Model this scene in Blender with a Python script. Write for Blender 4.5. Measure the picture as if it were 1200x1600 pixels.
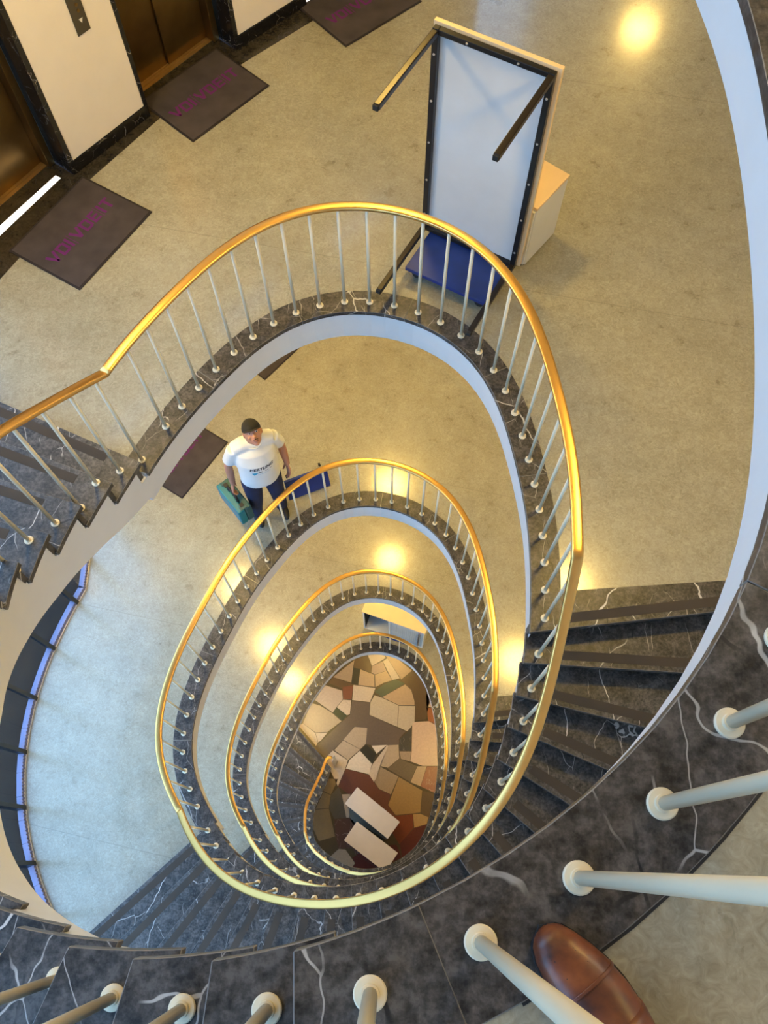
import bpy, bmesh, math, random
import numpy as np
from mathutils import Vector, Matrix, geometry
from mathutils.bvhtree import BVHTree

for o in list(bpy.data.objects):
    bpy.data.objects.remove(o)
SC = bpy.context.scene
COL = SC.collection
PI = math.pi
rnd = random.Random(7)

# ------------------------------------------------------------------ camera, sky, exposure
CAM_Z = 18.27
cd = bpy.data.cameras.new('camera')
cd.sensor_fit = 'VERTICAL'; cd.sensor_height = 24.0; cd.lens = 24.0*1300/1600
cd.clip_start = 0.02; cd.clip_end = 200
cam = bpy.data.objects.new('camera', cd); COL.objects.link(cam)
cam.matrix_world = Matrix.Translation((0, 0, CAM_Z)) @ Matrix.Rotation(math.radians(22.92784), 4, 'X') @ Matrix.Rotation(math.radians(-0.50234), 4, 'Z')
SC.camera = cam
SC.view_settings.view_transform = 'Standard'
SC.view_settings.look = 'None'
SC.view_settings.gamma = 1.0
SC.view_settings.use_curve_mapping = False
SC.view_settings.exposure = -0.07
SKY = 5.8
LAMP = 128.0
w = bpy.data.worlds.new('sky'); SC.world = w; w.use_nodes = True
nt = w.node_tree; nt.nodes.clear()
wo = nt.nodes.new('ShaderNodeOutputWorld'); wb = nt.nodes.new('ShaderNodeBackground')
tc = nt.nodes.new('ShaderNodeTexCoord'); sx = nt.nodes.new('ShaderNodeSeparateXYZ'); cr = nt.nodes.new('ShaderNodeValToRGB')
nt.links.new(tc.outputs['Generated'], sx.inputs[0]); nt.links.new(sx.outputs['Z'], cr.inputs[0])
cr.color_ramp.elements[0].position = 0.0; cr.color_ramp.elements[0].color = (0.004, 0.005, 0.008, 1)
cr.color_ramp.elements[1].position = 0.04; cr.color_ramp.elements[1].color = (0.36, 0.64, 1.0, 1)
e = cr.color_ramp.elements.new(0.6); e.color = (0.30, 0.58, 1.0, 1)
nt.links.new(cr.outputs[0], wb.inputs[0]); wb.inputs[1].default_value = SKY
nt.links.new(wb.outputs[0], wo.inputs[0])
SC.cycles.use_denoising = True
SC.cycles.max_bounces = 8
SC.cycles.diffuse_bounces = 5
SC.cycles.glossy_bounces = 4
SC.cycles.transparent_max_bounces = 12
SC.cycles.caustics_reflective = False
SC.cycles.caustics_refractive = False
SC.cycles.sample_clamp_indirect = 6.0

# ------------------------------------------------------------------ helpers
def tag(o, label=None, cat=None, group=None, kind=None):
    if label: o['label'] = label
    if cat: o['category'] = cat
    if group: o['group'] = group
    if kind: o['kind'] = kind
    return o

def empty(name, loc=(0, 0, 0), rz=0):
    o = bpy.data.objects.new(name, None); COL.objects.link(o)
    o.location = loc; o.rotation_euler = (0, 0, rz); o.empty_display_size = 0.1
    return o

def mesh_obj(name, verts, faces, mat, parent=None, smooth=False, midx=None, bevel=0, seg=2):
    me = bpy.data.meshes.new(name)
    me.from_pydata([tuple(v) for v in verts], [], [tuple(f) for f in faces])
    for m in (mat if isinstance(mat, (list, tuple)) else [mat]): me.materials.append(m)
    if midx: me.polygons.foreach_set('material_index', midx)
    if smooth: me.polygons.foreach_set('use_smooth', [True]*len(me.polygons))
    me.update()
    o = bpy.data.objects.new(name, me); COL.objects.link(o)
    if parent: o.parent = parent
    if bevel:
        md = o.modifiers.new('bevel', 'BEVEL'); md.width = bevel; md.segments = seg; md.limit_method = 'ANGLE'; md.angle_limit = math.radians(40)
    return o

class MB:
    """collects shapes into one mesh"""
    def __init__(s): s.v = []; s.f = []; s.m = []
    def add(s, vs, fs, mi=0, M=None):
        b = len(s.v)
        s.v += [tuple(M @ Vector(v)) if M else tuple(v) for v in vs]
        s.f += [tuple(b+i for i in f) for f in fs]; s.m += [mi]*len(fs)
    def box(s, x0, x1, y0, y1, z0, z1, mi=0, M=None):
        vs = [(x, y, z) for x in (x0, x1) for y in (y0, y1) for z in (z0, z1)]
        s.add(vs, [(0, 1, 3, 2), (4, 6, 7, 5), (0, 4, 5, 1), (2, 3, 7, 6), (0, 2, 6, 4), (1, 5, 7, 3)], mi, M)
    def tube(s, path, rad, n=12, mi=0, cap=True, M=None, ell=None):
        P = [Vector(p) for p in path]; R = rad if isinstance(rad, (list, tuple)) else [rad]*len(P)
        vs = []; fs = []; up = None
        for i, p in enumerate(P):
            t = (P[min(i+1, len(P)-1)]-P[max(i-1, 0)]).normalized()
            if up is None: up = t.orthogonal().normalized()
            up = (up-t*up.dot(t)).normalized(); b = t.cross(up)
            for k in range(n):
                a = 2*PI*k/n
                vs.append(p+(up*math.cos(a)+b*math.sin(a))*R[i])
        for i in range(len(P)-1):
            for k in range(n):
                a = i*n+k; c = i*n+(k+1) % n
                fs.append((a, c, c+n, a+n))
        if cap: fs += [tuple(range(n-1, -1, -1)), tuple((len(P)-1)*n+k for k in range(n))]
        s.add(vs, fs, mi, M)
    def lathe(s, prof, n=20, mi=0, M=None):
        vs = []; fs = []
        for r, z in prof:
            for k in range(n): vs.append((r*math.cos(2*PI*k/n), r*math.sin(2*PI*k/n), z))
        for i in range(len(prof)-1):
            for k in range(n):
                a = i*n+k; c = i*n+(k+1) % n
                fs.append((a, c, c+n, a+n))
        fs += [tuple(range(n-1, -1, -1)), tuple((len(prof)-1)*n+k for k in range(n))]
        s.add(vs, fs, mi, M)
    def prism(s, poly, z0, z1, mi=0, M=None):
        n = len(poly); vs = [(p[0], p[1], z0) for p in poly]+[(p[0], p[1], z1) for p in poly]
        tris = geometry.tessellate_polygon([[Vector((p[0], p[1], 0)) for p in poly]])
        area = sum(poly[i][0]*poly[(i+1) % n][1]-poly[(i+1) % n][0]*poly[i][1] for i in range(n))
        fs = []
        for t in tris:
            a, b, c = [Vector(poly[i][:2]) for i in t]
            ccw = (b-a).x*(c-a).y-(b-a).y*(c-a).x > 0
            t = tuple(t) if ccw else tuple(reversed(t))
            fs.append(tuple(n+i for i in t)); fs.append(tuple(reversed(t)))
        for i in range(n):
            j = (i+1) % n
            fs.append((i, j, n+j, n+i) if area > 0 else (j, i, n+i, n+j))
        s.add(vs, fs, mi, M)
    def ellips(s, c, r, n=16, mi=0, M=None, R=None):
        vs = []; fs = []; m = n//2
        for i in range(1, m):
            th = PI*i/m
            for k in range(n):
                ph = 2*PI*k/n
                v = Vector((r[0]*math.sin(th)*math.cos(ph), r[1]*math.sin(th)*math.sin(ph), r[2]*math.cos(th)))
                if R: v = R @ v
                vs.append(v+Vector(c))
        top = Vector((0, 0, r[2])); bot = Vector((0, 0, -r[2]))
        if R: top = R @ top; bot = R @ bot
        vs += [top+Vector(c), bot+Vector(c)]
        for i in range(m-2):
            for k in range(n):
                a = i*n+k; b = i*n+(k+1) % n
                fs.append((a, a+n, b+n, b))
        T = len(vs)-2
        for k in range(n):
            fs.append((T, k, (k+1) % n)); fs.append((T+1, (m-2)*n+(k+1) % n, (m-2)*n+k))
        s.add(vs, fs, mi, M)
    def build(s, name, mat, parent=None, smooth=False, bevel=0, seg=2):
        return mesh_obj(name, s.v, s.f, mat, parent, smooth, s.m, bevel, seg)

def dup(o, parent=None, loc=None):
    c = o.copy(); COL.objects.link(c); c.parent = parent
    if loc is not None: c.location = loc
    for ch in list(o.children): dup(ch, c)
    return c

def text_mesh(name, body, size, mat, parent, M, shear=0.0, sx=1.0, thick=0.0008, spacing=1.0, bold=0.0):
    cu = bpy.data.curves.new(name, 'FONT'); cu.body = body; cu.size = size; cu.align_x = 'CENTER'; cu.align_y = 'CENTER'
    cu.shear = shear; cu.extrude = thick; cu.space_character = spacing; cu.offset = bold; cu.resolution_u = 3
    ob = bpy.data.objects.new(name, cu); COL.objects.link(ob)
    dg = bpy.context.evaluated_depsgraph_get(); dg.update()
    me = bpy.data.meshes.new_from_object(ob.evaluated_get(dg))
    bpy.data.objects.remove(ob)
    me.transform(Matrix.Diagonal((sx, 1, 1, 1))); me.transform(M)
    me.materials.clear(); me.materials.append(mat)
    o = bpy.data.objects.new(name, me); COL.objects.link(o); o.parent = parent
    return o

# ------------------------------------------------------------------ materials
def newmat(name):
    m = bpy.data.materials.new(name); m.use_nodes = True
    return m, m.node_tree, m.node_tree.nodes['Principled BSDF']

def plain(name, col, rough=0.5, metal=0.0, coat=0.0, bump=0.0, bscale=200, var=0.06, spec=None):
    m, t, b = newmat(name)
    b.inputs['Roughness'].default_value = rough; b.inputs['Metallic'].default_value = metal
    if coat: b.inputs['Coat Weight'].default_value = coat; b.inputs['Coat Roughness'].default_value = 0.08
    if spec is not None: b.inputs['Specular IOR Level'].default_value = spec
    n = t.nodes.new('ShaderNodeTexNoise'); n.inputs['Scale'].default_value = 6; n.inputs['Detail'].default_value = 5
    g = t.nodes.new('ShaderNodeNewGeometry'); t.links.new(g.outputs['Position'], n.inputs['Vector'])
    r = t.nodes.new('ShaderNodeValToRGB')
    r.color_ramp.elements[0].position = 0.3; r.color_ramp.elements[1].position = 0.7
    r.color_ramp.elements[0].color = tuple(c*(1-var) for c in col)+(1,)
    r.color_ramp.elements[1].color = tuple(min(1, c*(1+var)) for c in col)+(1,)
    t.links.new(n.outputs['Fac'], r.inputs[0]); t.links.new(r.outputs[0], b.inputs['Base Color'])
    if bump:
        n2 = t.nodes.new('ShaderNodeTexNoise'); n2.inputs['Scale'].default_value = bscale; n2.inputs['Detail'].default_value = 3
        t.links.new(g.outputs['Position'], n2.inputs['Vector'])
        bp = t.nodes.new('ShaderNodeBump'); bp.inputs['Strength'].default_value = bump; bp.inputs['Distance'].default_value = 0.004
        t.links.new(n2.outputs['Fac'], bp.inputs['Height']); t.links.new(bp.outputs[0], b.inputs['Normal'])
    return m

def mathn(t, op, a, b=None, clamp=False):
    n = t.nodes.new('ShaderNodeMath'); n.operation = op; n.use_clamp = clamp
    for i, v in enumerate((a, b)):
        if v is None: continue
        if isinstance(v, (int, float)): n.inputs[i].default_value = v
        else: t.links.new(v, n.inputs[i])
    return n.outputs[0]

def mix(t, fac, a, b):
    n = t.nodes.new('ShaderNodeMix'); n.data_type = 'RGBA'
    for s, v in ((n.inputs[0], fac), (n.inputs[6], a), (n.inputs[7], b)):
        if isinstance(v, (int, float)): s.default_value = v
        elif isinstance(v, tuple): s.default_value = v
        else: t.links.new(v, s)
    return n.outputs[2]

def ramp(t, src, stops):
    r = t.nodes.new('ShaderNodeValToRGB'); el = r.color_ramp.elements
    while len(el) < len(stops): el.new(0.5)
    for e, (p, c) in zip(el, stops): e.position = p; e.color = c if len(c) == 4 else tuple(c)+(1,)
    t.links.new(src, r.inputs[0]); return r.outputs[0]

def marble(name, dark, light, vein=(0.62, 0.60, 0.57), veins=1.0, scale=1.0, rough=0.28, crack=True, perobj=True):
    m, t, b = newmat(name)
    g = t.nodes.new('ShaderNodeNewGeometry'); oi = t.nodes.new('ShaderNodeObjectInfo')
    v = t.nodes.new('ShaderNodeVectorMath'); v.operation = 'ADD'
    cx = t.nodes.new('ShaderNodeCombineXYZ')
    r10 = mathn(t, 'MULTIPLY', oi.outputs['Random'], 37.0 if perobj else 0.0)
    t.links.new(r10, cx.inputs[0]); t.links.new(r10, cx.inputs[2])
    t.links.new(g.outputs['Position'], v.inputs[0]); t.links.new(cx.outputs[0], v.inputs[1])
    P = v.outputs[0]
    def noise(sc, det=6, rgh=0.6, dist=0.0, src=None):
        n = t.nodes.new('ShaderNodeTexNoise'); n.inputs['Scale'].default_value = sc*scale; n.inputs['Detail'].default_value = det
        n.inputs['Roughness'].default_value = rgh; n.inputs['Distortion'].default_value = dist
        t.links.new(src or P, n.inputs['Vector']); return n
    mott = noise(60, 8, 0.70); big = noise(14, 5, 0.65)
    s = mathn(t, 'ADD', mathn(t, 'MULTIPLY', mott.outputs['Fac'], 0.55), mathn(t, 'MULTIPLY', big.outputs['Fac'], 0.45))
    colr = ramp(t, s, [(0.40, dark), (0.50, tuple((a*0.6+c*0.4) for a, c in zip(dark, light))), (0.60, light)])
    # distorted coordinates for veins
    wob = noise(2.4, 4, 0.55)
    va = t.nodes.new('ShaderNodeVectorMath'); va.operation = 'MULTIPLY_ADD'
    t.links.new(wob.outputs['Color'], va.inputs[0]); va.inputs[1].default_value = (0.16, 0.16, 0.16); t.links.new(P, va.inputs[2])
    def veinmask(sc, width, thr, seed):
        vo = t.nodes.new('ShaderNodeTexVoronoi'); vo.feature = 'DISTANCE_TO_EDGE'; vo.inputs['Scale'].default_value = sc*scale
        mp = t.nodes.new('ShaderNodeMapping'); mp.inputs['Location'].default_value = (seed, seed*1.7, seed*0.3); mp.inputs['Rotation'].default_value = (0.2, 0.1, seed)
        mp.inputs['Scale'].default_value = (1, 0.45, 1)
        t.links.new(va.outputs[0], mp.inputs[0]); t.links.new(mp.outputs[0], vo.inputs['Vector'])
        l = mathn(t, 'MULTIPLY', mathn(t, 'SUBTRACT', 1.0, mathn(t, 'DIVIDE', vo.outputs['Distance'], width), True), 2.2, True)
        ms = noise(2.2+seed, 3, 0.5)
        k = mathn(t, 'MULTIPLY', mathn(t, 'SUBTRACT', ms.outputs['Fac'], thr), 9.0, True)
        return mathn(t, 'MULTIPLY', l, k, True)
    if crack:
        colr = mix(t, mathn(t, 'MULTIPLY', veinmask(2.8, 0.008, 0.50, 5.3), 0.9), colr, (0.008, 0.008, 0.009, 1))
    colr = mix(t, mathn(t, 'MULTIPLY', veinmask(1.9, 0.0050, 0.54-0.06*veins, 1.2), 0.95*min(1, veins)), colr, vein+(1,))
    colr = mix(t, mathn(t, 'MULTIPLY', veinmask(4.6, 0.0060, 0.53-0.06*veins, 2.9), 0.7*min(1, veins)), colr, vein+(1,))
    t.links.new(colr, b.inputs['Base Color'])
    b.inputs['Roughness'].default_value = rough
    rr = mathn(t, 'ADD', mathn(t, 'MULTIPLY', mott.outputs['Fac'], 0.25), rough-0.12, True)
    t.links.new(rr, b.inputs['Roughness'])
    return m

def linoleum(name, c0, c1, c2):
    m, t, b = newmat(name)
    g = t.nodes.new('ShaderNodeNewGeometry')
    def noise(sc, det, rgh, dist=0):
        n = t.nodes.new('ShaderNodeTexNoise'); n.inputs['Scale'].default_value = sc; n.inputs['Detail'].default_value = det
        n.inputs['Roughness'].default_value = rgh; n.inputs['Distortion'].default_value = dist
        t.links.new(g.outputs['Position'], n.inputs['Vector']); return n.outputs['Fac']
    a = noise(38, 5, 0.7, 1.6); c = noise(7, 4, 0.6); d = noise(1.1, 3, 0.5)
    s = mathn(t, 'ADD', mathn(t, 'MULTIPLY', a, 0.6), mathn(t, 'ADD', mathn(t, 'MULTIPLY', c, 0.22), mathn(t, 'MULTIPLY', d, 0.18)))
    col = ramp(t, s, [(0.36, c0), (0.5, c1), (0.64, c2)])
    # welded sheet seams, hairline
    sp = t.nodes.new('ShaderNodeSeparateXYZ'); mp = t.nodes.new('ShaderNodeMapping'); mp.inputs['Rotation'].default_value = (0, 0, 0.22)
    t.links.new(g.outputs['Position'], mp.inputs[0]); t.links.new(mp.outputs[0], sp.inputs[0])
    fr = mathn(t, 'FRACT', mathn(t, 'DIVIDE', mathn(t, 'ADD', sp.outputs['Y'], 20.35), 2.0))
    ln = mathn(t, 'LESS_THAN', fr, 0.003)
    col = mix(t, mathn(t, 'MULTIPLY', ln, 0.35), col, (0.12, 0.11, 0.08, 1))
    t.links.new(col, b.inputs['Base Color'])
    b.inputs['Roughness'].default_value = 0.32
    rr = mathn(t, 'ADD', mathn(t, 'MULTIPLY', c, 0.10), 0.24)
    t.links.new(rr, b.inputs['Roughness'])
    b.inputs['Coat Weight'].default_value = 0.7; b.inputs['Coat Roughness'].default_value = 0.13
    bp = t.nodes.new('ShaderNodeBump'); bp.inputs['Strength'].default_value = 0.06; bp.inputs['Distance'].default_value = 0.002
    t.links.new(a, bp.inputs['Height']); t.links.new(bp.outputs[0], b.inputs['Normal'])
    return m

def emit(name, col, strength):
    m, t, b = newmat(name)
    b.inputs['Base Color'].default_value = (0.8, 0.8, 0.8, 1)
    b.inputs['Emission Color'].default_value = tuple(col)+(1,); b.inputs['Emission Strength'].default_value = strength
    return m

M = {}
M['lino'] = linoleum('linoleum', (0.235, 0.212, 0.15), (0.33, 0.305, 0.225), (0.43, 0.405, 0.31))
M['plaster'] = plain('white_plaster', (0.80, 0.79, 0.77), 0.75, var=0.02)
M['fascia'] = plain('white_gloss_paint', (0.80, 0.79, 0.78), 0.42, var=0.02)
M['marble'] = marble('dark_marble', (0.009, 0.009, 0.009), (0.115, 0.105, 0.098), rough=0.40)
M['marble_curb'] = marble('dark_marble_curb', (0.010, 0.009, 0.009), (0.115, 0.102, 0.094), perobj=True, veins=0.8, rough=0.40)
M['marble_wall'] = marble('black_marble', (0.004, 0.004, 0.005), (0.018, 0.016, 0.015), vein=(0.45, 0.42, 0.38), veins=1.0, scale=2.2, rough=0.2)
M['grip'] = plain('anti_slip_strip', (0.070, 0.059, 0.049), 0.95, bump=0.3, bscale=900, spec=0.15)
M['arris'] = plain('highlight_arris', (0.20, 0.19, 0.18), 0.3)  # paler colour on the bevels paints the highlight of polished marble edges
M['brass'] = plain('polished_brass', (0.88, 0.53, 0.17), 0.33, 1.0, var=0.02)
M['cream'] = plain('cream_enamel', (0.80, 0.70, 0.50), 0.38, var=0.03)
M['mull'] = plain('dark_window_frame', (0.02, 0.022, 0.028), 0.4, 0.4)
M['ribbed'] = plain('lavender_sill', (0.22, 0.21, 0.34), 0.6)
M['bronze'] = plain('brushed_bronze', (0.20, 0.125, 0.045), 0.33, 0.9, var=0.15)
M['bronze_sill'] = plain('worn_brass_sill', (0.42, 0.28, 0.12), 0.4, 0.8, var=0.15)
M['wallpanel'] = plain('cream_wall', (0.82, 0.73, 0.63), 0.7, var=0.02)
M['border'] = marble('polished_dark_border', (0.018, 0.015, 0.011), (0.05, 0.042, 0.03), veins=0.1, rough=0.14, crack=False)
M['mat'] = plain('mat_pile', (0.058, 0.046, 0.046), 0.95, bump=0.6, bscale=700, var=0.25)
M['mat_edge'] = plain('mat_rubber', (0.014, 0.010, 0.011), 0.7)
M['purple'] = plain('purple_print', (0.12, 0.012, 0.13), 0.9)
M['warm'] = emit('warm_lamp', (1.0, 0.66, 0.16), LAMP)
M['cool'] = emit('added_neutral_lamp', (1.0, 0.90, 0.76), 42.0)
M['white_glow'] = emit('white_reflection_glow', (1.0, 0.93, 0.85), 2.2)  # glow standing in for light reflected at the lift doors
M['black_metal'] = plain('black_powder_coat', (0.012, 0.012, 0.014), 0.3, 0.3)
M['brown_metal'] = plain('glossy_dark_leg', (0.022, 0.016, 0.012), 0.32, 0.4)
M['board_grey'] = plain('grey_board', (0.66, 0.66, 0.66), 0.55, var=0.03)
M['beech'] = plain('pale_beech', (0.74, 0.55, 0.33), 0.45, var=0.04)
M['white_lam'] = plain('white_laminate', (0.70, 0.69, 0.66), 0.4, var=0.02)
M['grey_door'] = plain('grey_shutter', (0.50, 0.53, 0.53), 0.5)
M['dark_in'] = plain('dark_interior', (0.006, 0.006, 0.007), 0.8)
M['blue'] = plain('blue_board', (0.008, 0.03, 0.20), 0.45, var=0.25)
M['rubber'] = plain('black_rubber', (0.012, 0.012, 0.012), 0.7)
M['steel'] = plain('steel', (0.55, 0.55, 0.55), 0.3, 1.0)
M['screw'] = plain('screw_head', (0.7, 0.7, 0.7), 0.4, 0.8)
M['skin'] = plain('skin', (0.42, 0.20, 0.13), 0.5, var=0.1)
M['shirt'] = plain('white_cotton', (0.66, 0.66, 0.66), 0.9, bump=0.15, bscale=60)
M['denim'] = plain('dark_blue_denim', (0.008, 0.014, 0.055), 0.9, bump=0.3, bscale=300, var=0.3)
M['cap'] = plain('black_cotton', (0.008, 0.008, 0.010), 0.9)
M['hair'] = plain('dark_hair', (0.02, 0.014, 0.01), 0.8)
M['eye'] = plain('eye_white', (0.7, 0.68, 0.65), 0.3)
M['dark'] = plain('near_black', (0.01, 0.01, 0.012), 0.6)
M['teal'] = plain('teal_plastic', (0.008, 0.17, 0.22), 0.4)
M['teal_d'] = plain('dark_teal_plastic', (0.015, 0.085, 0.10), 0.45)
M['print_navy'] = plain('navy_print', (0.012, 0.015, 0.03), 0.8)
M['print_blue'] = plain('blue_print', (0.03, 0.28, 0.45), 0.8)
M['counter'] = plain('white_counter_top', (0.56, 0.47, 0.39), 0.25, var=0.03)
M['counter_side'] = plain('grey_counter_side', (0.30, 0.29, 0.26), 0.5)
def glass():
    m, t, b = newmat('window_glass')
    out = t.nodes['Material Output']; tr = t.nodes.new('ShaderNodeBsdfTransparent'); gl = t.nodes.new('ShaderNodeBsdfGlossy')
    gl.inputs['Roughness'].default_value = 0.02; mx = t.nodes.new('ShaderNodeMixShader'); fr = t.nodes.new('ShaderNodeFresnel'); fr.inputs[0].default_value = 1.3
    tr.inputs[0].default_value = (0.93, 0.95, 0.96, 1)
    t.links.new(fr.outputs[0], mx.inputs[0]); t.links.new(tr.outputs[0], mx.inputs[1]); t.links.new(gl.outputs[0], mx.inputs[2]); t.links.new(mx.outputs[0], out.inputs[0])
    return m
M['glass'] = glass()
def leather():
    m, t, b = newmat('burnished_leather')
    g = t.nodes.new('ShaderNodeNewGeometry'); n = t.nodes.new('ShaderNodeTexNoise'); n.inputs['Scale'].default_value = 22; n.inputs['Detail'].default_value = 6
    t.links.new(g.outputs['Position'], n.inputs['Vector'])
    t.links.new(ramp(t, n.outputs['Fac'], [(0.3, (0.045, 0.009, 0.004)), (0.5, (0.15, 0.036, 0.010)), (0.72, (0.26, 0.080, 0.022))]), b.inputs['Base Color'])
    b.inputs['Roughness'].default_value = 0.42; b.inputs['Coat Weight'].default_value = 0.25; b.inputs['Coat Roughness'].default_value = 0.25
    n2 = t.nodes.new('ShaderNodeTexNoise'); n2.inputs['Scale'].default_value = 120; n2.inputs['Detail'].default_value = 4
    t.links.new(g.outputs['Position'], n2.inputs['Vector'])
    bp = t.nodes.new('ShaderNodeBump'); bp.inputs['Strength'].default_value = 0.15; bp.inputs['Distance'].default_value = 0.002
    t.links.new(n2.outputs['Fac'], bp.inputs['Height']); t.links.new(bp.outputs[0], b.inputs['Normal'])
    return m
M['leather'] = leather()

# ------------------------------------------------------------------ plan curve of the stair well
CX, CY = -0.34389353857730864, 1.4952082405011342
CF = [1.57554, -0.05345, 0.02782, -0.23618, 0.11404, -0.05056, -0.0694, 0.01596, -0.00828, 0.00924, 0.00638, 0.00158, 0.00585, 0.00375, -0.00273, -0.00035, 0.00409, -0.00069, 0.00166, -0.00145, -0.00273]
Z = [16.960, 13.7195, 10.4739, 7.3036, 4.1649, 0.0]      # finished floor levels, top to lobby
def rad(a):
    r = CF[0]
    for k in range(1, 11): r += CF[2*k-1]*math.cos(k*a)+CF[2*k]*math.sin(k*a)
    return r
NB = 1440
BASE = np.array([[CX+rad(2*PI*i/NB)*math.cos(2*PI*i/NB), CY+rad(2*PI*i/NB)*math.sin(2*PI*i/NB)] for i in range(NB)])
TAN = np.roll(BASE, -1, 0)-np.roll(BASE, 1, 0); TAN /= np.linalg.norm(TAN, axis=1)[:, None]
NRM = np.stack([TAN[:, 1], -TAN[:, 0]], 1)
SEG = np.hypot(*(np.roll(BASE, -1, 0)-BASE).T)
CUM = np.concatenate([[0], np.cumsum(SEG)]); PER = CUM[-1]
def at_alpha(al, off=0.0):
    """al in degrees (polar angle about the well), off = outward offset"""
    f = (al % 360)/360*NB; i = int(f) % NB; t = f-int(f); j = (i+1) % NB
    p = BASE[i]*(1-t)+BASE[j]*t; n = NRM[i]*(1-t)+NRM[j]*t; n /= np.linalg.norm(n)
    return Vector((p[0]+n[0]*off, p[1]+n[1]*off)), math.degrees(math.atan2(n[1], n[0]))
def arc(al):   # unwrapped arc length (decreasing alpha = walking down the stairs)
    k = math.floor(al/360); return k*PER+float(np.interp((al-360*k)/360*NB, np.arange(NB+1), CUM))
def alpha_of(s):
    k = math.floor(s/PER); return 360*k+float(np.interp(s-k*PER, CUM, np.arange(NB+1)))/NB*360
IN, OUT = -0.08, 0.09        # lip and outer edge of the marble kerb, from the baluster line
WALL_OFF = 1.41
def lerp_table(tab, x):
    xs = [a for a, _ in tab]; ys = [b for _, b in tab]
    return float(np.interp(x, xs, ys))

# building outline (counter-clockwise)
AP0, AP1 = -199.0, -10.0      # apse from alpha -199 (=161) through -90 to -10
apse = []
a = AP0
while a <= AP1+1e-6:
    p, n = at_alpha(a, WALL_OFF); apse.append(p); a += 3.0
OUTLINE = [Vector(p) for p in apse]+[Vector((2.75, 1.50)), Vector((4.6, 1.6)), Vector((4.6, 12.0)), Vector((1.7, 12.0)), Vector((1.7, 8.3)),
           Vector((0.93, 7.61)), Vector((0.13, 6.99)), Vector((-0.60, 6.335)), Vector((-1.115, 5.845)), Vector((-1.728, 5.146)), Vector((-2.204, 4.588)), Vector((-2.79, 3.80)), Vector((-2.93, 3.45))]
NO = len(OUTLINE)
def ray_outline(p, ang):
    d = Vector((math.cos(math.radians(ang)), math.sin(math.radians(ang)))); best = None
    for i in range(NO):
        a, b = OUTLINE[i], OUTLINE[(i+1) % NO]; e = b-a; den = d.x*e.y-d.y*e.x
        if abs(den) < 1e-9: continue
        q = a-p; t = (q.x*e.y-q.y*e.x)/den; u = (q.x*d.y-q.y*d.x)/den
        if t > 0.3 and -1e-6 <= u <= 1+1e-6 and (best is None or t < best[0]): best = (t, i, u)
    return best[0], best[1], best[2], p+d*best[0]

# ------------------------------------------------------------------ flights: functions of step parameter t (nose i at t = i)
class Flight:
    def __init__(s, zt, zb, N, s_knots, dir_tab, inner=None):
        s.zt, s.zb, s.N = zt, zb, N; s.r = (zt-zb)/N
        s.sk = s_knots; s.dt = dir_tab; s.inner = inner
    def alpha(s, t):
        return alpha_of(lerp_table(s.sk, t) if s.sk[0][0] <= t <= s.sk[-1][0] else s.ext(t))
    def ext(s, t):
        (t0, a0), (t1, a1) = (s.sk[0], s.sk[1]) if t < s.sk[0][0] else (s.sk[-2], s.sk[-1])
        return a0+(a1-a0)*(t-t0)/(t1-t0)
    def lip(s, t, off=0.0):     # point on the lip line (+off outward along the tread direction)
        if s.inner:
            xs = [k[0] for k in s.inner]
            tt = min(max(t, xs[0]), xs[-1])
            if tt >= xs[0] and t >= s.inner[0][0]:
                x = float(np.interp(t, xs, [k[1] for k in s.inner])); y = float(np.interp(t, xs, [k[2] for k in s.inner]))
                if t > xs[-1]:
                    x += (s.inner[-1][1]-s.inner[-2][1])*(t-xs[-1]); y += (s.inner[-1][2]-s.inner[-2][2])*(t-xs[-1])
                p = Vector((x, y)); d = math.radians(s.dir(t)); return p+Vector((math.cos(d), math.sin(d)))*off
        al = s.alpha(t); p, n = at_alpha(al, IN); d = math.radians(s.dir(t))
        return p+Vector((math.cos(d), math.sin(d)))*off
    def dir(s, t): return lerp_table(s.dt, t)
    def outer(s, t):
        p = s.lip(t); return ray_outline(p, s.dir(t))[3]
    def pitch(s, t): return s.zt-s.r*t
SOFF = [(0, .27), (2.7, .70), (4.4, 1.10), (5.8, 1.41), (7.9, 1.83), (10.8, 2.38), (13.3, 2.76), (15.8, 3.10), (17.5, 3.36), (19, 3.51), (20, 3.53)]

def arcs(pairs): return [(t, arc(a)) for t, a in pairs]
A_FL = Flight(Z[0], Z[1], 20, arcs([(0, -82.2), (1, -87.4), (2, -93.3), (3, -99.2), (4, -105.1), (15, -174.6), (16, -183.1), (17, -192.9), (18, -202.5), (19, -212.1)]),
              [(-1.28, -67.5), (0, -88), (1, -95.6), (2, -104.0), (3, -111), (4, -117), (15, -189), (16, -195), (17, -199), (18, -202), (19, -205), (21, -206)])
BDIR = [(-2, 3), (0, 6), (1, -4.2), (2, -14.6), (3, -24), (4, -32.7), (5, -41), (12, -96), (15, -118), (16, -123), (17, -129), (18, -135.5), (19, -138.5), (21, -139)]
bp0 = [(0, -14.6), (1, -20.6), (2, -27.4), (3, -34.0), (4, -41.0)]
def b_flight(k):
    return Flight(Z[k], Z[k+1], 20, arcs(bp0+[(19, -135.5)]), BDIR)
FL = [A_FL, b_flight(1), b_flight(2), b_flight(3)]
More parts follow.
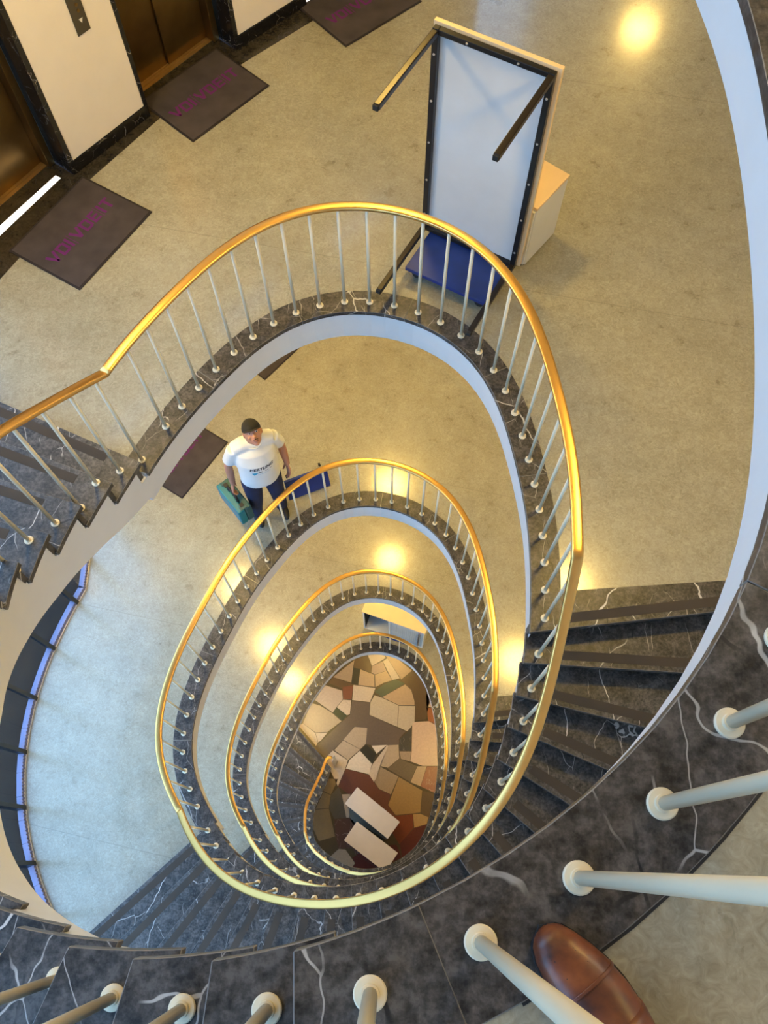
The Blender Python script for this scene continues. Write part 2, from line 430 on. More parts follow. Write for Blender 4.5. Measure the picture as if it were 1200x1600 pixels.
# last flight, to the lobby: 26 risers, tightening inwards at the foot
kc = arcs(bp0+[(18, -129)])
inn = []
for t in range(-2, 13):
    al = alpha_of(lerp_table(kc, t) if t >= 0 else kc[0][1]+(kc[1][1]-kc[0][1])*t)
    p, n = at_alpha(al, IN-0.012*max(0, t-6)); inn.append((t, p.x, p.y))
inn += [(18, -1.42, 0.58), (19, -1.435, 0.74), (20, -1.44, 0.91), (21, -1.42, 1.075), (22, -1.37, 1.22), (23, -1.30, 1.40), (24, -1.215, 1.62), (25, -1.15, 1.86)]
px, py = inn[14][1], inn[14][2]
mid = []
P0 = Vector((inn[13][1], inn[13][2])); P1 = Vector((inn[14][1], inn[14][2])); P2 = Vector((-1.42, 0.58)); P3 = Vector((-1.435, 0.74))
for t in range(13, 18):
    u = (t-12)/6; m0 = (P1-P0)*6; m1 = (P3-P2)*6
    h = (2*u**3-3*u**2+1)*P1+(u**3-2*u**2+u)*m0+(-2*u**3+3*u**2)*P2+(u**3-u**2)*m1
    mid.append((t, h.x, h.y))
inn = inn[:15]+mid+inn[15:]
L_FL = Flight(Z[4], Z[5], 26, arcs(bp0+[(18, -129)]),
              [(-2, 3), (0, 6), (1, -4.2), (2, -14.6), (3, -24), (4, -32.7), (5, -41), (12, -95), (17, -133), (18, -143), (19, -153), (20, -170), (21, -187), (22, -204), (23, -212), (24, -220), (25, -228.5), (27, -230)], inn)
FL.append(L_FL)

# ------------------------------------------------------------------ floors with their marble kerbs
LVL = ['top', 'second', 'third', 'fourth', 'fifth']
dep = [-82.2, -14.6, -14.6, -14.6, -14.6]
arr_t = [None, A_FL, FL[1], FL[2], FL[3]]
def edge_pt(al, off): return at_alpha(al, off)[0]
def slab(k):
    """C-shaped slab: loop = inner edge (arrival -> departure) + outline"""
    fl = FL[k]
    a_dep = dep[k]
    if k == 0: a_arr = 147.9
    elif k == 1: a_arr = 147.9
    else: a_arr = 224.5
    t0 = 0.0
    pd = fl.lip(-0.35, 0.015); dd = fl.dir(-0.35)
    loop = []
    a = a_arr
    while a > a_dep+0.01:
        loop.append(edge_pt(a, IN+0.015)); a -= 3.0
    hit = ray_outline(pd, dd); loop.append(pd)
    j0 = hit[1]; hp = hit[3]
    if k == 0: da = 154
    elif k == 1: da = 155
    else: da = 221.5
    pa = edge_pt(a_arr, IN+0.015); hit2 = ray_outline(pa, da); j1 = hit2[1]
    loop.append(hp); j = (j0+1) % NO
    while True:
        loop.append(OUTLINE[j])
        if j == j1: break
        j = (j+1) % NO
    loop.append(hit2[3])
    th = 0.20 if k == 0 else 0.29
    n = len(loop); tris = geometry.tessellate_polygon([[p.to_3d() for p in loop]])
    vs = [(p.x, p.y, Z[k]) for p in loop]+[(p.x, p.y, Z[k]-th) for p in loop]; fs = []; mi = []
    for t in tris:
        a_, b_, c_ = [loop[i] for i in t]
        ccw = (b_-a_).x*(c_-a_).y-(b_-a_).y*(c_-a_).x > 0
        t = tuple(t) if ccw else tuple(reversed(t))
        fs.append(t); mi.append(0); fs.append(tuple(n+i for i in reversed(t))); mi.append(2)
    ar = sum(loop[i].x*loop[(i+1) % n].y-loop[(i+1) % n].x*loop[i].y for i in range(n))
    for i in range(n):
        j = (i+1) % n
        fs.append((n+i, n+j, j, i) if ar > 0 else (i, j, n+j, n+i)); mi.append(1)
    o = mesh_obj('floor', vs, fs, [M['lino'], M['fascia'], M['plaster']], midx=mi)
    tag(o, ['grey linoleum floor under the brown shoe', 'beige linoleum landing with the lift doors and upended desk', 'linoleum landing where the man with the toolbox walks', 'linoleum landing seen between the second and third oval railings below the man', 'linoleum landing with the beech cabinet'][k], 'floor', kind='structure')
    # kerb: marble slabs on the edge
    mb = MB(); a0 = a_dep if k == 0 else a_dep+0.28/0.167*7*0.9
    if k == 0: a0 = -75.6
    s0, s1 = arc(a0), arc(a_arr)
    npc = max(1, round((s1-s0)/0.82)); L = (s1-s0)/npc
    for q in range(npc):
        ss = [s0+q*L+0.001+(L-0.002)*i/10 for i in range(11)]
        vs = []; fs = []
        for s_ in ss:
            a_ = alpha_of(s_); i_ = edge_pt(a_, IN); o_ = edge_pt(a_, OUT)
            vs += [(i_.x, i_.y, Z[k]-0.034), (i_.x, i_.y, Z[k]+0.003), (o_.x, o_.y, Z[k]+0.003), (o_.x, o_.y, Z[k]-0.02)]
        for i in range(10):
            b = i*4
            fs += [(b+1, b+5, b+4, b), (b+2, b+6, b+5, b+1), (b+3, b+7, b+6, b+2), (b+0, b+4, b+7, b+3)]
        fs += [(0, 3, 2, 1), (40, 41, 42, 43)]
        mb.add(vs, [tuple(reversed(f)) for f in fs])
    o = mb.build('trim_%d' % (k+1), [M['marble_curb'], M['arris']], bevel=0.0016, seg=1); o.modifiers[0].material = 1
    tag(o, ['dark marble kerb beside the brown shoe', 'dark marble kerb of the landing with the upended desk', 'dark marble kerb of the landing with the man', 'dark marble kerb of the oval next below the man', 'dark marble kerb of the smallest, lowest oval landing'][k], 'trim', kind='structure')
for k in range(5): slab(k)
mb = MB(); al = -73.0      # dark sealing joint between kerb and linoleum on the top landing
while al < 40:
    q = [edge_pt(al, OUT+0.0003), edge_pt(al, OUT+0.0045), edge_pt(al+3, OUT+0.0045), edge_pt(al+3, OUT+0.0003)]
    mb.prism(q, Z[0]-0.002, Z[0]+0.0015); al += 3
tag(mb.build('trim_30', M['dark']), 'thin black joint between the kerb and the linoleum near the shoe', 'trim', kind='structure')

# ------------------------------------------------------------------ staircases
def flight_obj(k):
    fl = FL[k]; N = fl.N; c = fl.lip(N*0.5)
    root = empty('staircase')
    tag(root, ['dark marble staircase starting at the shoe and descending along the lower and left picture edge',
               'dark marble staircase descending from the right of the upended desk landing',
               'marble staircase going down from the landing of the man with the toolbox',
               'marble staircase going down one storey below the man\'s landing flight',
               'lowest dark grey marble staircase that ends on the patchwork stone lobby floor'][k], 'staircase')
    cut = 0.0
    def tread_poly(ta, tb, back, z, th, name='tread'):
        n = 6; ts = [ta+(tb-ta)*i/n for i in range(n+1)]
        ins = [fl.lip(t) for t in ts]; outs = [fl.outer(t)-Vector((math.cos(math.radians(fl.dir(t))), math.sin(math.radians(fl.dir(t)))))*0.004 for t in ts]
        poly = ins+outs[::-1]
        mb = MB(); vs = []
        for i, (p, q) in enumerate(zip(ins, outs)): vs += [(p.x, p.y, z-th), (p.x, p.y, z), (q.x, q.y, z), (q.x, q.y, z-th)]
        fs = []
        for i in range(n):
            b = i*4; fs += [(b, b+4, b+5, b+1), (b+1, b+5, b+6, b+2), (b+2, b+6, b+7, b+3), (b+3, b+7, b+4, b)]
        fs += [(0, 1, 2, 3), (n*4+3, n*4+2, n*4+1, n*4)]
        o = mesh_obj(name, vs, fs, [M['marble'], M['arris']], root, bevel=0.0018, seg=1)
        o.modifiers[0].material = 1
        return o
    for i in range(0, N):
        z = fl.zt-fl.r*i+(0.004 if i == 0 else 0.0)
        p = fl.lip(i); q = fl.outer(i); u = (q-p).normalized()
        g = (fl.lip(i)-fl.lip(i-0.2)); wv = Vector((-u.y, u.x)); wv = wv if wv.dot(g) < 0 else -wv    # backwards (uphill)
        if i == 0:
            L = 1.28 if k == 0 else 1.72
            tr = tread_poly(-L, 0, 0, z, 0.040)
        else:
            step = (fl.lip(i-1)-fl.lip(i)).length
            tr = tread_poly(i-1-0.05/step, i, 0, z, 0.040)
        # anti-slip strip parallel to the nose
        a = OUT-IN+0.03; mb = MB()
        c0 = p+u*a+wv*0.030; c1 = q-u*0.12+wv*0.030; c2 = c1+wv*0.055; c3 = c0+wv*0.055
        mb.prism([c0, c1, c2, c3], z-0.001, z+0.0012)
        mb.build('grip_strip', M['grip'], tr)
        # riser, set back from the nose
        zz = z-0.040; zb = fl.zt-fl.r*(i+1)
        n0, n1 = p+wv*0.028+u*0.012, q+wv*0.028-u*0.004
        n2, n3 = n1+wv*0.03, n0+wv*0.03
        mb = MB(); mb.prism([n0, n1, n2, n3], zb+(0.001 if i < N-1 else 0.001), zz)
        mb.build('riser', M['marble'], root)
    # plaster string and soffit in one swept body
    mb = MB(); sub = 4
    tt = [i/sub for i in range(0, (N-1)*sub+1)]
    def zbot(t):
        if N == 20:
            base = lerp_table(SOFF, t)/3.2405*(fl.zt-fl.zb) if k == 0 else fl.r*t+lerp_table([(0, .29), (4, .33), (10, .42), (16, .38), (19, .33), (20, .29)], t)
            if t > N-0.6: return max(fl.zt-base, fl.zb-0.30)
            return fl.zt-base
        return max(fl.zt-(fl.r*t+lerp_table([(0, .29), (4, .34), (26, .34)], t)), 0.002)
    for i in range(1, N):
        for j in range(sub):
            ta, tb = i-1+j/sub, i-1+(j+1)/sub
            zt_ = fl.zt-fl.r*i-0.040
            vs = []
            stp = (fl.lip(i)-fl.lip(i-1)).length
            for t in (ta, tb):
                t -= 0.26
                p = fl.lip(t, 0.015); q = fl.outer(t)-Vector((math.cos(math.radians(fl.dir(t))), math.sin(math.radians(fl.dir(t)))))*0.006
                zb = zbot(t)
                vs += [(p.x, p.y, min(zb, zt_-0.002)), (p.x, p.y, zt_), (q.x, q.y, zt_), (q.x, q.y, min(zb, zt_-0.002))]
            mb.add(vs, [(0, 4, 5, 1), (3, 7, 4, 0), (1, 5, 6, 2), (2, 6, 7, 3), (0, 1, 2, 3), (7, 6, 5, 4)])
    vs = []          # piece under the last nose, down to the landing or floor it arrives at
    for t in (N-1-0.26, N-1+(0.10 if N == 20 else -0.02)):
        p = fl.lip(t, 0.015); q = fl.outer(t)-Vector((math.cos(math.radians(fl.dir(t))), math.sin(math.radians(fl.dir(t)))))*0.006
        zt_ = fl.zb-0.036 if N == 20 else fl.zb+0.10; zb = zt_-0.256 if N == 20 else 0.001
        vs += [(p.x, p.y, zb), (p.x, p.y, zt_), (q.x, q.y, zt_), (q.x, q.y, zb)]
    mb.add(vs, [(0, 4, 5, 1), (3, 7, 4, 0), (1, 5, 6, 2), (2, 6, 7, 3), (0, 1, 2, 3), (7, 6, 5, 4)])
    mb.build('stringer', M['fascia'], root)
    return root
for k in range(5): flight_obj(k)

# ------------------------------------------------------------------ balustrades
SPC = 0.1665
H_RAIL = 0.862
bal = MB(); bal.lathe([(0.0105, 0.010), (0.0105, H_RAIL+0.004)], 10)
BAL_ME = None
ros = MB(); ros.lathe([(0.0235, 0), (0.0235, 0.0045), (0.0215, 0.0065), (0.0135, 0.0070), (0.0130, 0.016)], 30)
def bal_proto():
    b = bal.build('baluster', M['cream'], None, smooth=False)
    for p in b.data.polygons: p.use_smooth = len(p.vertices) == 4
    r = ros.build('rosette', M['cream'], b)
    return b
def rail_profile(path, w, h):
    """sweep a rounded flat profile along the path, kept upright"""
    prof = []
    for k in range(16):
        a = 2*PI*k/16; ca, sa = math.cos(a), math.sin(a)
        prof.append((w/2*math.copysign(abs(ca)**0.6, ca), h/2*math.copysign(abs(sa)**0.6, sa)))
    vs = []; fs = []; n = 16
    for i, p in enumerate(path):
        t = (path[min(i+1, len(path)-1)]-path[max(i-1, 0)]).normalized()
        sd = t.cross(Vector((0, 0, 1))).normalized(); up = sd.cross(t).normalized()
        for a, b in prof: vs.append(p+sd*a+up*b)
    for i in range(len(path)-1):
        for k in range(n):
            a = i*n+k; b = i*n+(k+1) % n; fs.append((a, a+n, b+n, b))
    fs += [tuple(range(n)), tuple((len(path)-1)*n+k for k in reversed(range(n)))]
    return vs, fs
bal_labels = ['nearest balustrade, thick white bars beside the brown shoe, brass rail at upper left',
              'brass-railed balustrade round the landing with the upended desk',
              'brass-railed balustrade in front of the man with the toolbox',
              'brass-railed balustrade, third largest of the nested ovals',
              'brass-railed balustrade, smallest full oval, above the patchwork floor and lobby steps']
SH = 1.1
def rail_z(fl, t):
    if fl.inner: return fl.zt+H_RAIL+0.012-(fl.zt-fl.zb)*min(1, max(0, (t+SH)/(fl.N+SH)))
    return fl.zt+H_RAIL+0.012-(fl.zt-fl.zb)*min(1, max(0, (t+SH)/(fl.N-0.4+SH)))
def balustrade(k):
    fl = FL[k]; root = empty('balustrade')
    tag(root, bal_labels[k], 'balustrade', 'nested oval stair balustrades')
    EX = 0.07 if k == 0 else 0.0
    zl = Z[k]+H_RAIL+0.012+EX
    a_arr = 147.9 if k == 0 else FL[k-1].alpha(19.6)+360
    if k > 0 and a_arr < 100: a_arr += 360
    a_arr_nose = 147.9 if k == 0 else a_arr
    def base_pt(t):
        if fl.inner and t >= 0: return fl.lip(t, -IN)
        return at_alpha(fl.alpha(t))[0]
    path = []; supp = []          # rail centre line; support height below it
    s_hi, s_lo = arc(a_arr), arc(fl.alpha(-SH))
    n = int((s_hi-s_lo)/0.035)
    for i in range(n):
        p, _ = at_alpha(alpha_of(s_hi+(s_lo-s_hi)*i/n)); path.append(Vector((p.x, p.y, zl))); supp.append(Z[k]+0.003)
    tend = 19.6 if not fl.inner else fl.N-1.0
    m = int((tend+SH)/0.05)
    for i in range(m+1):
        t = -SH+(tend+SH)*i/m; p = base_pt(t)
        path.append(Vector((p.x, p.y, rail_z(fl, t)+EX*max(0.0, 1-max(0, t+SH)/4))))
        j = math.floor(t)+1
        if t < -0.05: supp.append(Z[k]+0.003)
        elif j >= fl.N: supp.append(fl.zb+0.003)
        else: supp.append(fl.zt-fl.r*max(1, j))
    # balusters at an even spacing in plan
    dl = [0.0]
    for i in range(1, len(path)): dl.append(dl[-1]+(path[i].xy-path[i-1].xy).length)
    s_nose = float(np.interp(s_hi-arc(fl.alpha(0)), [0, dl[n]+ (arc(fl.alpha(-SH))-arc(fl.alpha(0)))], [0, dl[n]+(arc(fl.alpha(-SH))-arc(fl.alpha(0)))]))
    ph = 0.092
    sp = (s_nose-ph) % SPC
    if sp < 0.03 and k > 0: sp += SPC
    first = None
    while sp < dl[-1]-(0.05 if not fl.inner else 0.0):
        i = int(np.searchsorted(dl, sp)); i = min(max(i, 1), len(dl)-1); u = (sp-dl[i-1])/(dl[i]-dl[i-1])
        p = path[i-1].lerp(path[i], u); z = supp[i]
        if first is None: b = first = bal_proto(); b.parent = root
        else: b = dup(first, root)
        b.location = (p.x, p.y, z); b.scale = (1, 1, (p.z-0.012-z)/H_RAIL)
        for c in b.children: c.scale = (1, 1, 1/b.scale.z)
        sp += SPC
    if k == 4:
        e0 = path[-1]; path += [e0+Vector((0.05, 0.05, -0.005)), e0+Vector((0.12, 0.055, -0.01))]
    zz = [p.z for p in path]
    for _ in range(4): zz = [zz[0]]+[(zz[i-1]+zz[i]*2+zz[i+1])/4 for i in range(1, len(zz)-1)]+[zz[-1]]
    for p, z in zip(path, zz): p.z = z
    vs, fs = rail_profile(path, 0.058, 0.028)
    mesh_obj('handrail', vs, fs, M['brass'], root, smooth=True)
    if k == 4:
        pe = path[-1]; mb = MB(); mb.box(-0.008, 0.008, -0.07, 0.07, 0.001, pe.z-0.015, M=Matrix.Translation((pe.x+0.02, pe.y-0.02, 0)) @ Matrix.Rotation(-0.25, 4, 'Z'))
        mb.build('newel_post', M['steel'], root, bevel=0.003)
for k in range(5): balustrade(k)

# ------------------------------------------------------------------ walls, windows, ceiling
TOP = Z[0]+3.05
def wall_strip(name, idx, z0, z1, mat, label, thick=0.12):
    mb = MB()
    for i in idx:
        a, b = OUTLINE[i], OUTLINE[(i+1) % NO]; d = (b-a).normalized(); n = Vector((d.y, -d.x))
        mb.prism([a, a+n*thick, b+n*thick, b], z0, z1)
    o = mb.build(name, mat); tag(o, label, 'wall', kind='structure'); return o
na = len(apse)
apse_idx = [NO-1]+[i for i in range(0, na-1) if AP0+3.0*i < -100]
blind_idx = [i for i in range(0, na-1) if i not in apse_idx]
# spandrels of the glazed stair wall
mb = MB()
bands = [(-0.15, 0.02)]
for k in range(5): bands.append((Z[k]-0.34, Z[k]+0.004))
bands.append((TOP-0.15, TOP+0.1))
for z0, z1 in bands:
    for i in apse_idx:
        a, b = OUTLINE[i], OUTLINE[(i+1) % NO]; d = (b-a).normalized(); n = Vector((d.y, -d.x))
        mb.prism([a+n*0.002, a+n*0.06, b+n*0.06, b+n*0.002], z0, z1)
tag(mb.build('wall_left', M['plaster']), 'curved outer wall bands between the tall stair windows', 'wall', kind='structure')
tag(wall_strip('wall_front', blind_idx, -0.15, TOP+0.1, M['plaster'], 'x'), 'curved blind outer wall of the stairs, below and right of the view', 'wall', kind='structure')
tag(wall_strip('wall_right', [na, na+1], -0.1, TOP, M['plaster'], 'x'), 'plain wall on the right of the landings, beyond the view', 'wall', kind='structure')
tag(wall_strip('wall_corridor', [na-1, na+2, na+3], -0.1, TOP, M['plaster'], 'x'), 'plain corridor wall behind the upended desk', 'wall', kind='structure')
# lift wall at storeys other than the visible one
mb = MB()
for i in range(na+4, NO-1):
    a, b = OUTLINE[i], OUTLINE[(i+1) % NO]; d = (b-a).normalized(); n = Vector((d.y, -d.x))
    for z0, z1 in ((-0.1, Z[1]-0.30), (Z[0]-0.2, TOP)):
        mb.prism([a, a+n*0.12, b+n*0.12, b], z0, z1)
tag(mb.build('wall_back', M['wallpanel']), 'cream lift lobby wall above and below the landing with the lift doors', 'wall', kind='structure')
# lobby floor (polygonal slab) is built below; top ceiling
mb = MB(); mb.prism([(p.x, p.y) for p in OUTLINE], TOP, TOP+0.1)
tag(mb.build('ceiling', M['plaster']), 'white ceiling above the top landing', 'ceiling', kind='structure')

def window(k):
    z0 = Z[k]+0.004 if k < 5 else 0.02; z1 = (Z[k-1]-0.34) if k > 0 else TOP-0.15
    fr = MB(); gl = MB(); sl = MB()
    root = empty('window_%d' % (k+1))
    tag(root, ['glazed stair wall beside the top landing', 'glazed stair wall beside the lift landing', 'glazed stair wall at far left with dark mullions and pale sill, mirrored in the blue floor', 'glazed stair wall one storey below the man', 'glazed stair wall two storeys below the man', 'glazed stair wall of the lobby'][k], 'window', kind='structure')
    for i in apse_idx:
        a, b = OUTLINE[i], OUTLINE[(i+1) % NO]; d = (b-a).normalized(); n = Vector((d.y, -d.x))
        gl.add([(a+n*0.03).to_3d()+Vector((0, 0, z0+0.055)), (b+n*0.03).to_3d()+Vector((0, 0, z0+0.055)), (b+n*0.03).to_3d()+Vector((0, 0, z1)), (a+n*0.03).to_3d()+Vector((0, 0, z1))], [(3, 2, 1, 0)])
        sl.prism([a+n*0.012, a+n*0.06, b+n*0.06, b+n*0.012], z0, z0+0.05)
        # ribs on the sill face
        L = (b-a).length; m = max(2, int(L/0.028))
        for q in range(m):
            c = a+(b-a)*((q+0.5)/m)
            sl.prism([c+n*0.006-d*0.006, c+n*0.03-d*0.006, c+n*0.03+d*0.006, c+n*0.006+d*0.006], z0+0.004, z0+0.053)
    sl.build('sill', M['ribbed'], root)
    gl.build('glass', M['glass'], root)
    # mullions every 0.48 m along the wall
    cum = [0.0]
    for i in apse_idx: cum.append(cum[-1]+(OUTLINE[(i+1) % NO]-OUTLINE[i]).length)
    s = 0.62
    while s < cum[-1]:
        q = max(j for j in range(len(cum)-1) if cum[j] <= s); t = (s-cum[q])/(cum[q+1]-cum[q]); i = apse_idx[q]
        a, b = OUTLINE[i], OUTLINE[(i+1) % NO]; d = (b-a).normalized(); n = Vector((d.y, -d.x)); c = a+(b-a)*t
        mb = MB(); mb.prism([c-d*0.018, c+n*0.065-d*0.018, c+n*0.065+d*0.018, c+d*0.018], z0+0.001, z1-0.001)
        mb.build('mullion', M['mull'], root)
        s += 0.48
for k in range(6): window(k)

# ------------------------------------------------------------------ lobby stone floor (outlines measured on the lobby plane)
from math import cos, sin
TH, RO = math.radians(22.92784), math.radians(-0.50234)
def on_plane(x, y, z):
    """point of the survey photo, carried down to a horizontal plane at height z"""
    u = (x-600)/1300; v = -(y-800)/1300
    u, v = cos(RO)*u-sin(RO)*v, sin(RO)*u+cos(RO)*v
    d = Vector((u, cos(TH)*v+sin(TH), sin(TH)*v-cos(TH)))
    t = (z-CAM_Z)/d.z
    return Vector((d.x*t, d.y*t))
TILES = '''
tan 300,290 470,155 460,215 445,335
brown 470,155 570,120 605,200 600,255 515,225 460,215
black 462,215 515,225 497,350 445,345
tan2 515,228 625,270 628,368 497,352
tan2 628,270 720,240 765,315 700,335 632,370
light 572,118 700,110 715,140 605,205
pink 605,205 690,165 720,240 628,270 600,255
light 690,165 725,140 825,300 765,315
tan2 700,112 780,125 920,240 835,310 725,140
brown 920,240 1000,320 1060,470 1030,620 945,630 940,480 915,390 870,350 835,310
green 625,405 690,350 790,305 865,340 685,447
light 460,350 635,375 592,487 450,470
rust 375,365 460,352 447,467 380,462
brown 265,335 300,290 460,345 375,380
pink2 235,350 375,395 380,465 330,525 300,568 160,470
light 380,465 445,470 435,580 410,590 330,525
dgreen 330,525 415,590 375,632 298,570
tan3 130,490 200,510 298,570 370,635 260,720 165,725 65,650
light 165,727 260,722 205,790 185,800
light 65,650 165,727 185,800 170,830 30,665
grey 450,475 592,487 585,585 870,715 820,770 820,818 600,822 560,815 570,685 470,677 380,780 240,920 150,840 210,790 375,632 435,582
light2 625,430 685,450 815,510 805,680 880,712 585,585 592,487
tan2 685,447 865,345 915,390 940,480 940,512 815,510
light2 815,512 943,514 940,640 905,690 880,715 805,680
salmon 920,640 1050,632 1110,665 1120,985 1000,985 905,950 915,870
orange 1030,525 1080,530 1110,662 1045,632
salmon 1030,400 1080,480 1080,530 1030,520
blackv 880,722 915,690 915,868 820,865 820,775
tan 820,868 915,870 905,950 830,930
tan3 470,677 570,685 560,812 515,855 380,780
tan3 380,782 515,855 420,940 310,860
light 300,862 420,940 400,1005 340,1145 235,925
black 560,815 642,890 610,968 512,860
white 512,862 608,968 585,1050 400,1005 430,935
white 600,825 725,820 642,890
light 725,820 735,822 640,1080 620,1110 580,1050 610,968
tan3 735,820 815,817 822,925 730,1000 665,985
umber 820,925 960,985 905,1110 725,1005
tan4 665,985 815,1065 755,1208 660,1165 625,1110
gold 815,1068 1000,1175 985,1350 790,1370 730,1290
tan2 960,985 1035,985 985,1145 905,1112
redv 1035,985 1120,985 1100,1200 985,1145
brown 1000,1175 1095,1200 1050,1390 985,1350
maroon 400,1005 585,1055 660,1165 755,1208 730,1290 790,1372 700,1400 340,1145
red 790,1372 925,1360 935,1465 820,1600 700,1400
gold2 925,1360 985,1355 1050,1385 1035,1440 935,1468
dred 935,1468 1030,1440 980,1600 840,1700 820,1590
olive 345,1085 285,1210 225,1180 260,1080
olive 225,1185 285,1210 270,1315 165,1320
olive 150,1325 270,1315 320,1535 190,1575 130,1440
dgrey 345,1145 370,1205 405,1390 310,1400 270,1315 285,1210
greyg 425,1300 735,1550 715,1562 490,1422 452,1442 430,1390
tan3 370,1205 440,1200 430,1390 405,1390
maroonv 310,1400 430,1390 450,1630 345,1630 320,1535
dbrown 180,1575 320,1535 345,1630 235,1720
tan4 345,1630 400,1635 475,1745 430,1805 280,1690
black 280,1690 430,1805 380,1830 220,1730
dred 475,1745 450,1700 480,1680 670,1785 600,1860 430,1805
maroonv 430,1390 450,1400 600,1600 480,1680 450,1630
dred 480,1680 600,1600 800,1600 840,1700 670,1785
'''
TC = dict(greyg=(.17, .16, .125), tan=(.30, .21, .14), tan2=(.40, .27, .165), tan3=(.38, .28, .19), tan4=(.27, .19, .12), brown=(.085, .048, .026), black=(.014, .015, .014), light=(.50, .39, .29), light2=(.44, .35, .25), pink=(.34, .23, .18), pink2=(.42, .32, .25),
          green=(.045, .065, .045), dgreen=(.015, .03, .02), rust=(.15, .045, .028), grey=(.105, .075, .060), salmon=(.54, .37, .26), orange=(.30, .10, .035), blackv=(.04, .036, .032), white=(.60, .50, .40), umber=(.12, .085, .05), gold=(.26, .155, .06),
          redv=(.26, .10, .06), maroon=(.095, .028, .020), maroonv=(.070, .028, .020), red=(.13, .022, .006), gold2=(.34, .21, .09), dred=(.075, .008, .006), olive=(.17, .115, .055), dgrey=(.07, .06, .045), dbrown=(.055, .035, .015))
tm = {}
def stone(name, col, veined):
    v = (0.5, 0.42, 0.36) if veined else tuple(min(1, c*0.62) for c in col)
    return marble('stone_'+name, tuple(c*0.90 for c in col), tuple(min(1, c*1.10) for c in col), vein=v, veins=1.1 if veined else 0.6, scale=1.6, rough=0.30, crack=False, perobj=False)
keys = sorted(TC); lm = [stone(kk, TC[kk], kk.endswith('v')) for kk in keys]
mb = MB(); mb.prism([(p.x, p.y) for p in OUTLINE], -0.12, -0.002, keys.index('dbrown'))
for ln in TILES.strip().split('\n'):
    w_ = ln.split(); pts = [on_plane(460+float(q.split(',')[0])/5, (1000+float(q.split(',')[1])/5), 0.0) for q in w_[1:]]
    c = sum(pts, Vector((0, 0)))/len(pts)
    pts = [c+(p-c)*(1-0.006/max(0.05, (p-c).length)) for p in pts]
    mb.prism(pts, -0.004, 0.0, keys.index(w_[0]))
# further stones round about, out of the well's view
for i in range(11):
    for j in range(16):
        x = -3.2+i*0.72; y = -1.6+j*0.85
        c = Vector((x, y))
        if -2.1 < x < 1.5 and -0.6 < y < 4.7: continue
        poly = [c+Vector((sx_*(0.30+0.06*rnd.random()), sy_*(0.36+0.06*rnd.random()))) for sx_, sy_ in ((-1, -1), (1, -1), (1, 1), (-1, 1))]
        ok = all(ray_outline(Vector((-0.3, 1.5)), math.degrees(math.atan2(p.y-1.5, p.x+0.3)))[0] > (p-Vector((-0.3, 1.5))).length+0.05 for p in poly)
        if ok: mb.prism(poly, -0.004, 0.0, rnd.randrange(len(keys)))
tag(mb.build('floor', lm), 'lobby floor of irregular patchwork stones in cream, brown, red and green', 'floor', kind='structure')

# ------------------------------------------------------------------ ceiling lamps, same plan places on every storey, near ones of the top storey added
lampspots = [(0.10, 4.95), (-1.92, 3.43), (1.71, 2.41), (3.38, 10.0)]
lp = None
words = ['over the upended desk side', 'over the left lift door', 'over the stair head', 'far along the corridor']
for k in range(0, 6):  # near lamps of the top storey are added to neutralise its daylight
    zc = TOP if k == 0 else Z[k-1]-(0.20 if k == 1 else 0.29)
    for q, (x, y) in enumerate(lampspots):
        if lp is None:
            lp = empty('ceiling_lamp')
            m1 = MB(); m1.lathe([(0.25, 0), (0.25, -0.035), (0.215, -0.04), (0.21, -0.02)], 28); m1.build('lamp_ring', M['cream'], lp)
            m2 = MB(); m2.lathe([(0.205, -0.018), (0.205, -0.030)], 28); m2.build('diffuser', M['warm'], lp)
            o = lp
        else: o = dup(lp)
        o.location = (x, y, zc-0.001)
        tag(o, 'round warm ceiling lamp %s, lighting storey %s' % (words[q], ['with the shoe, where the near lamps are added', 'with the upended desk', 'with the man', 'next below the man', 'with the beech cabinet', 'of the lobby'][k]), 'lamp', 'round warm ceiling lamps')

pl_ = empty('added_panel_lamp', (2.9, 2.2, TOP-0.001)); tag(pl_, 'added square white panel lamp, unseen above the top landing', 'lamp')  # added out-of-view lamp, neutral fill for the top landing
mb = MB(); mb.box(-.33, .33, -.33, .33, -.05, 0); mb.build('added_lamp_housing', M['plaster'], pl_, bevel=0.004)
mb = MB(); mb.box(-.30, .30, -.30, .30, -.056, -.0505); mb.build('diffuser', M['cool'], pl_)

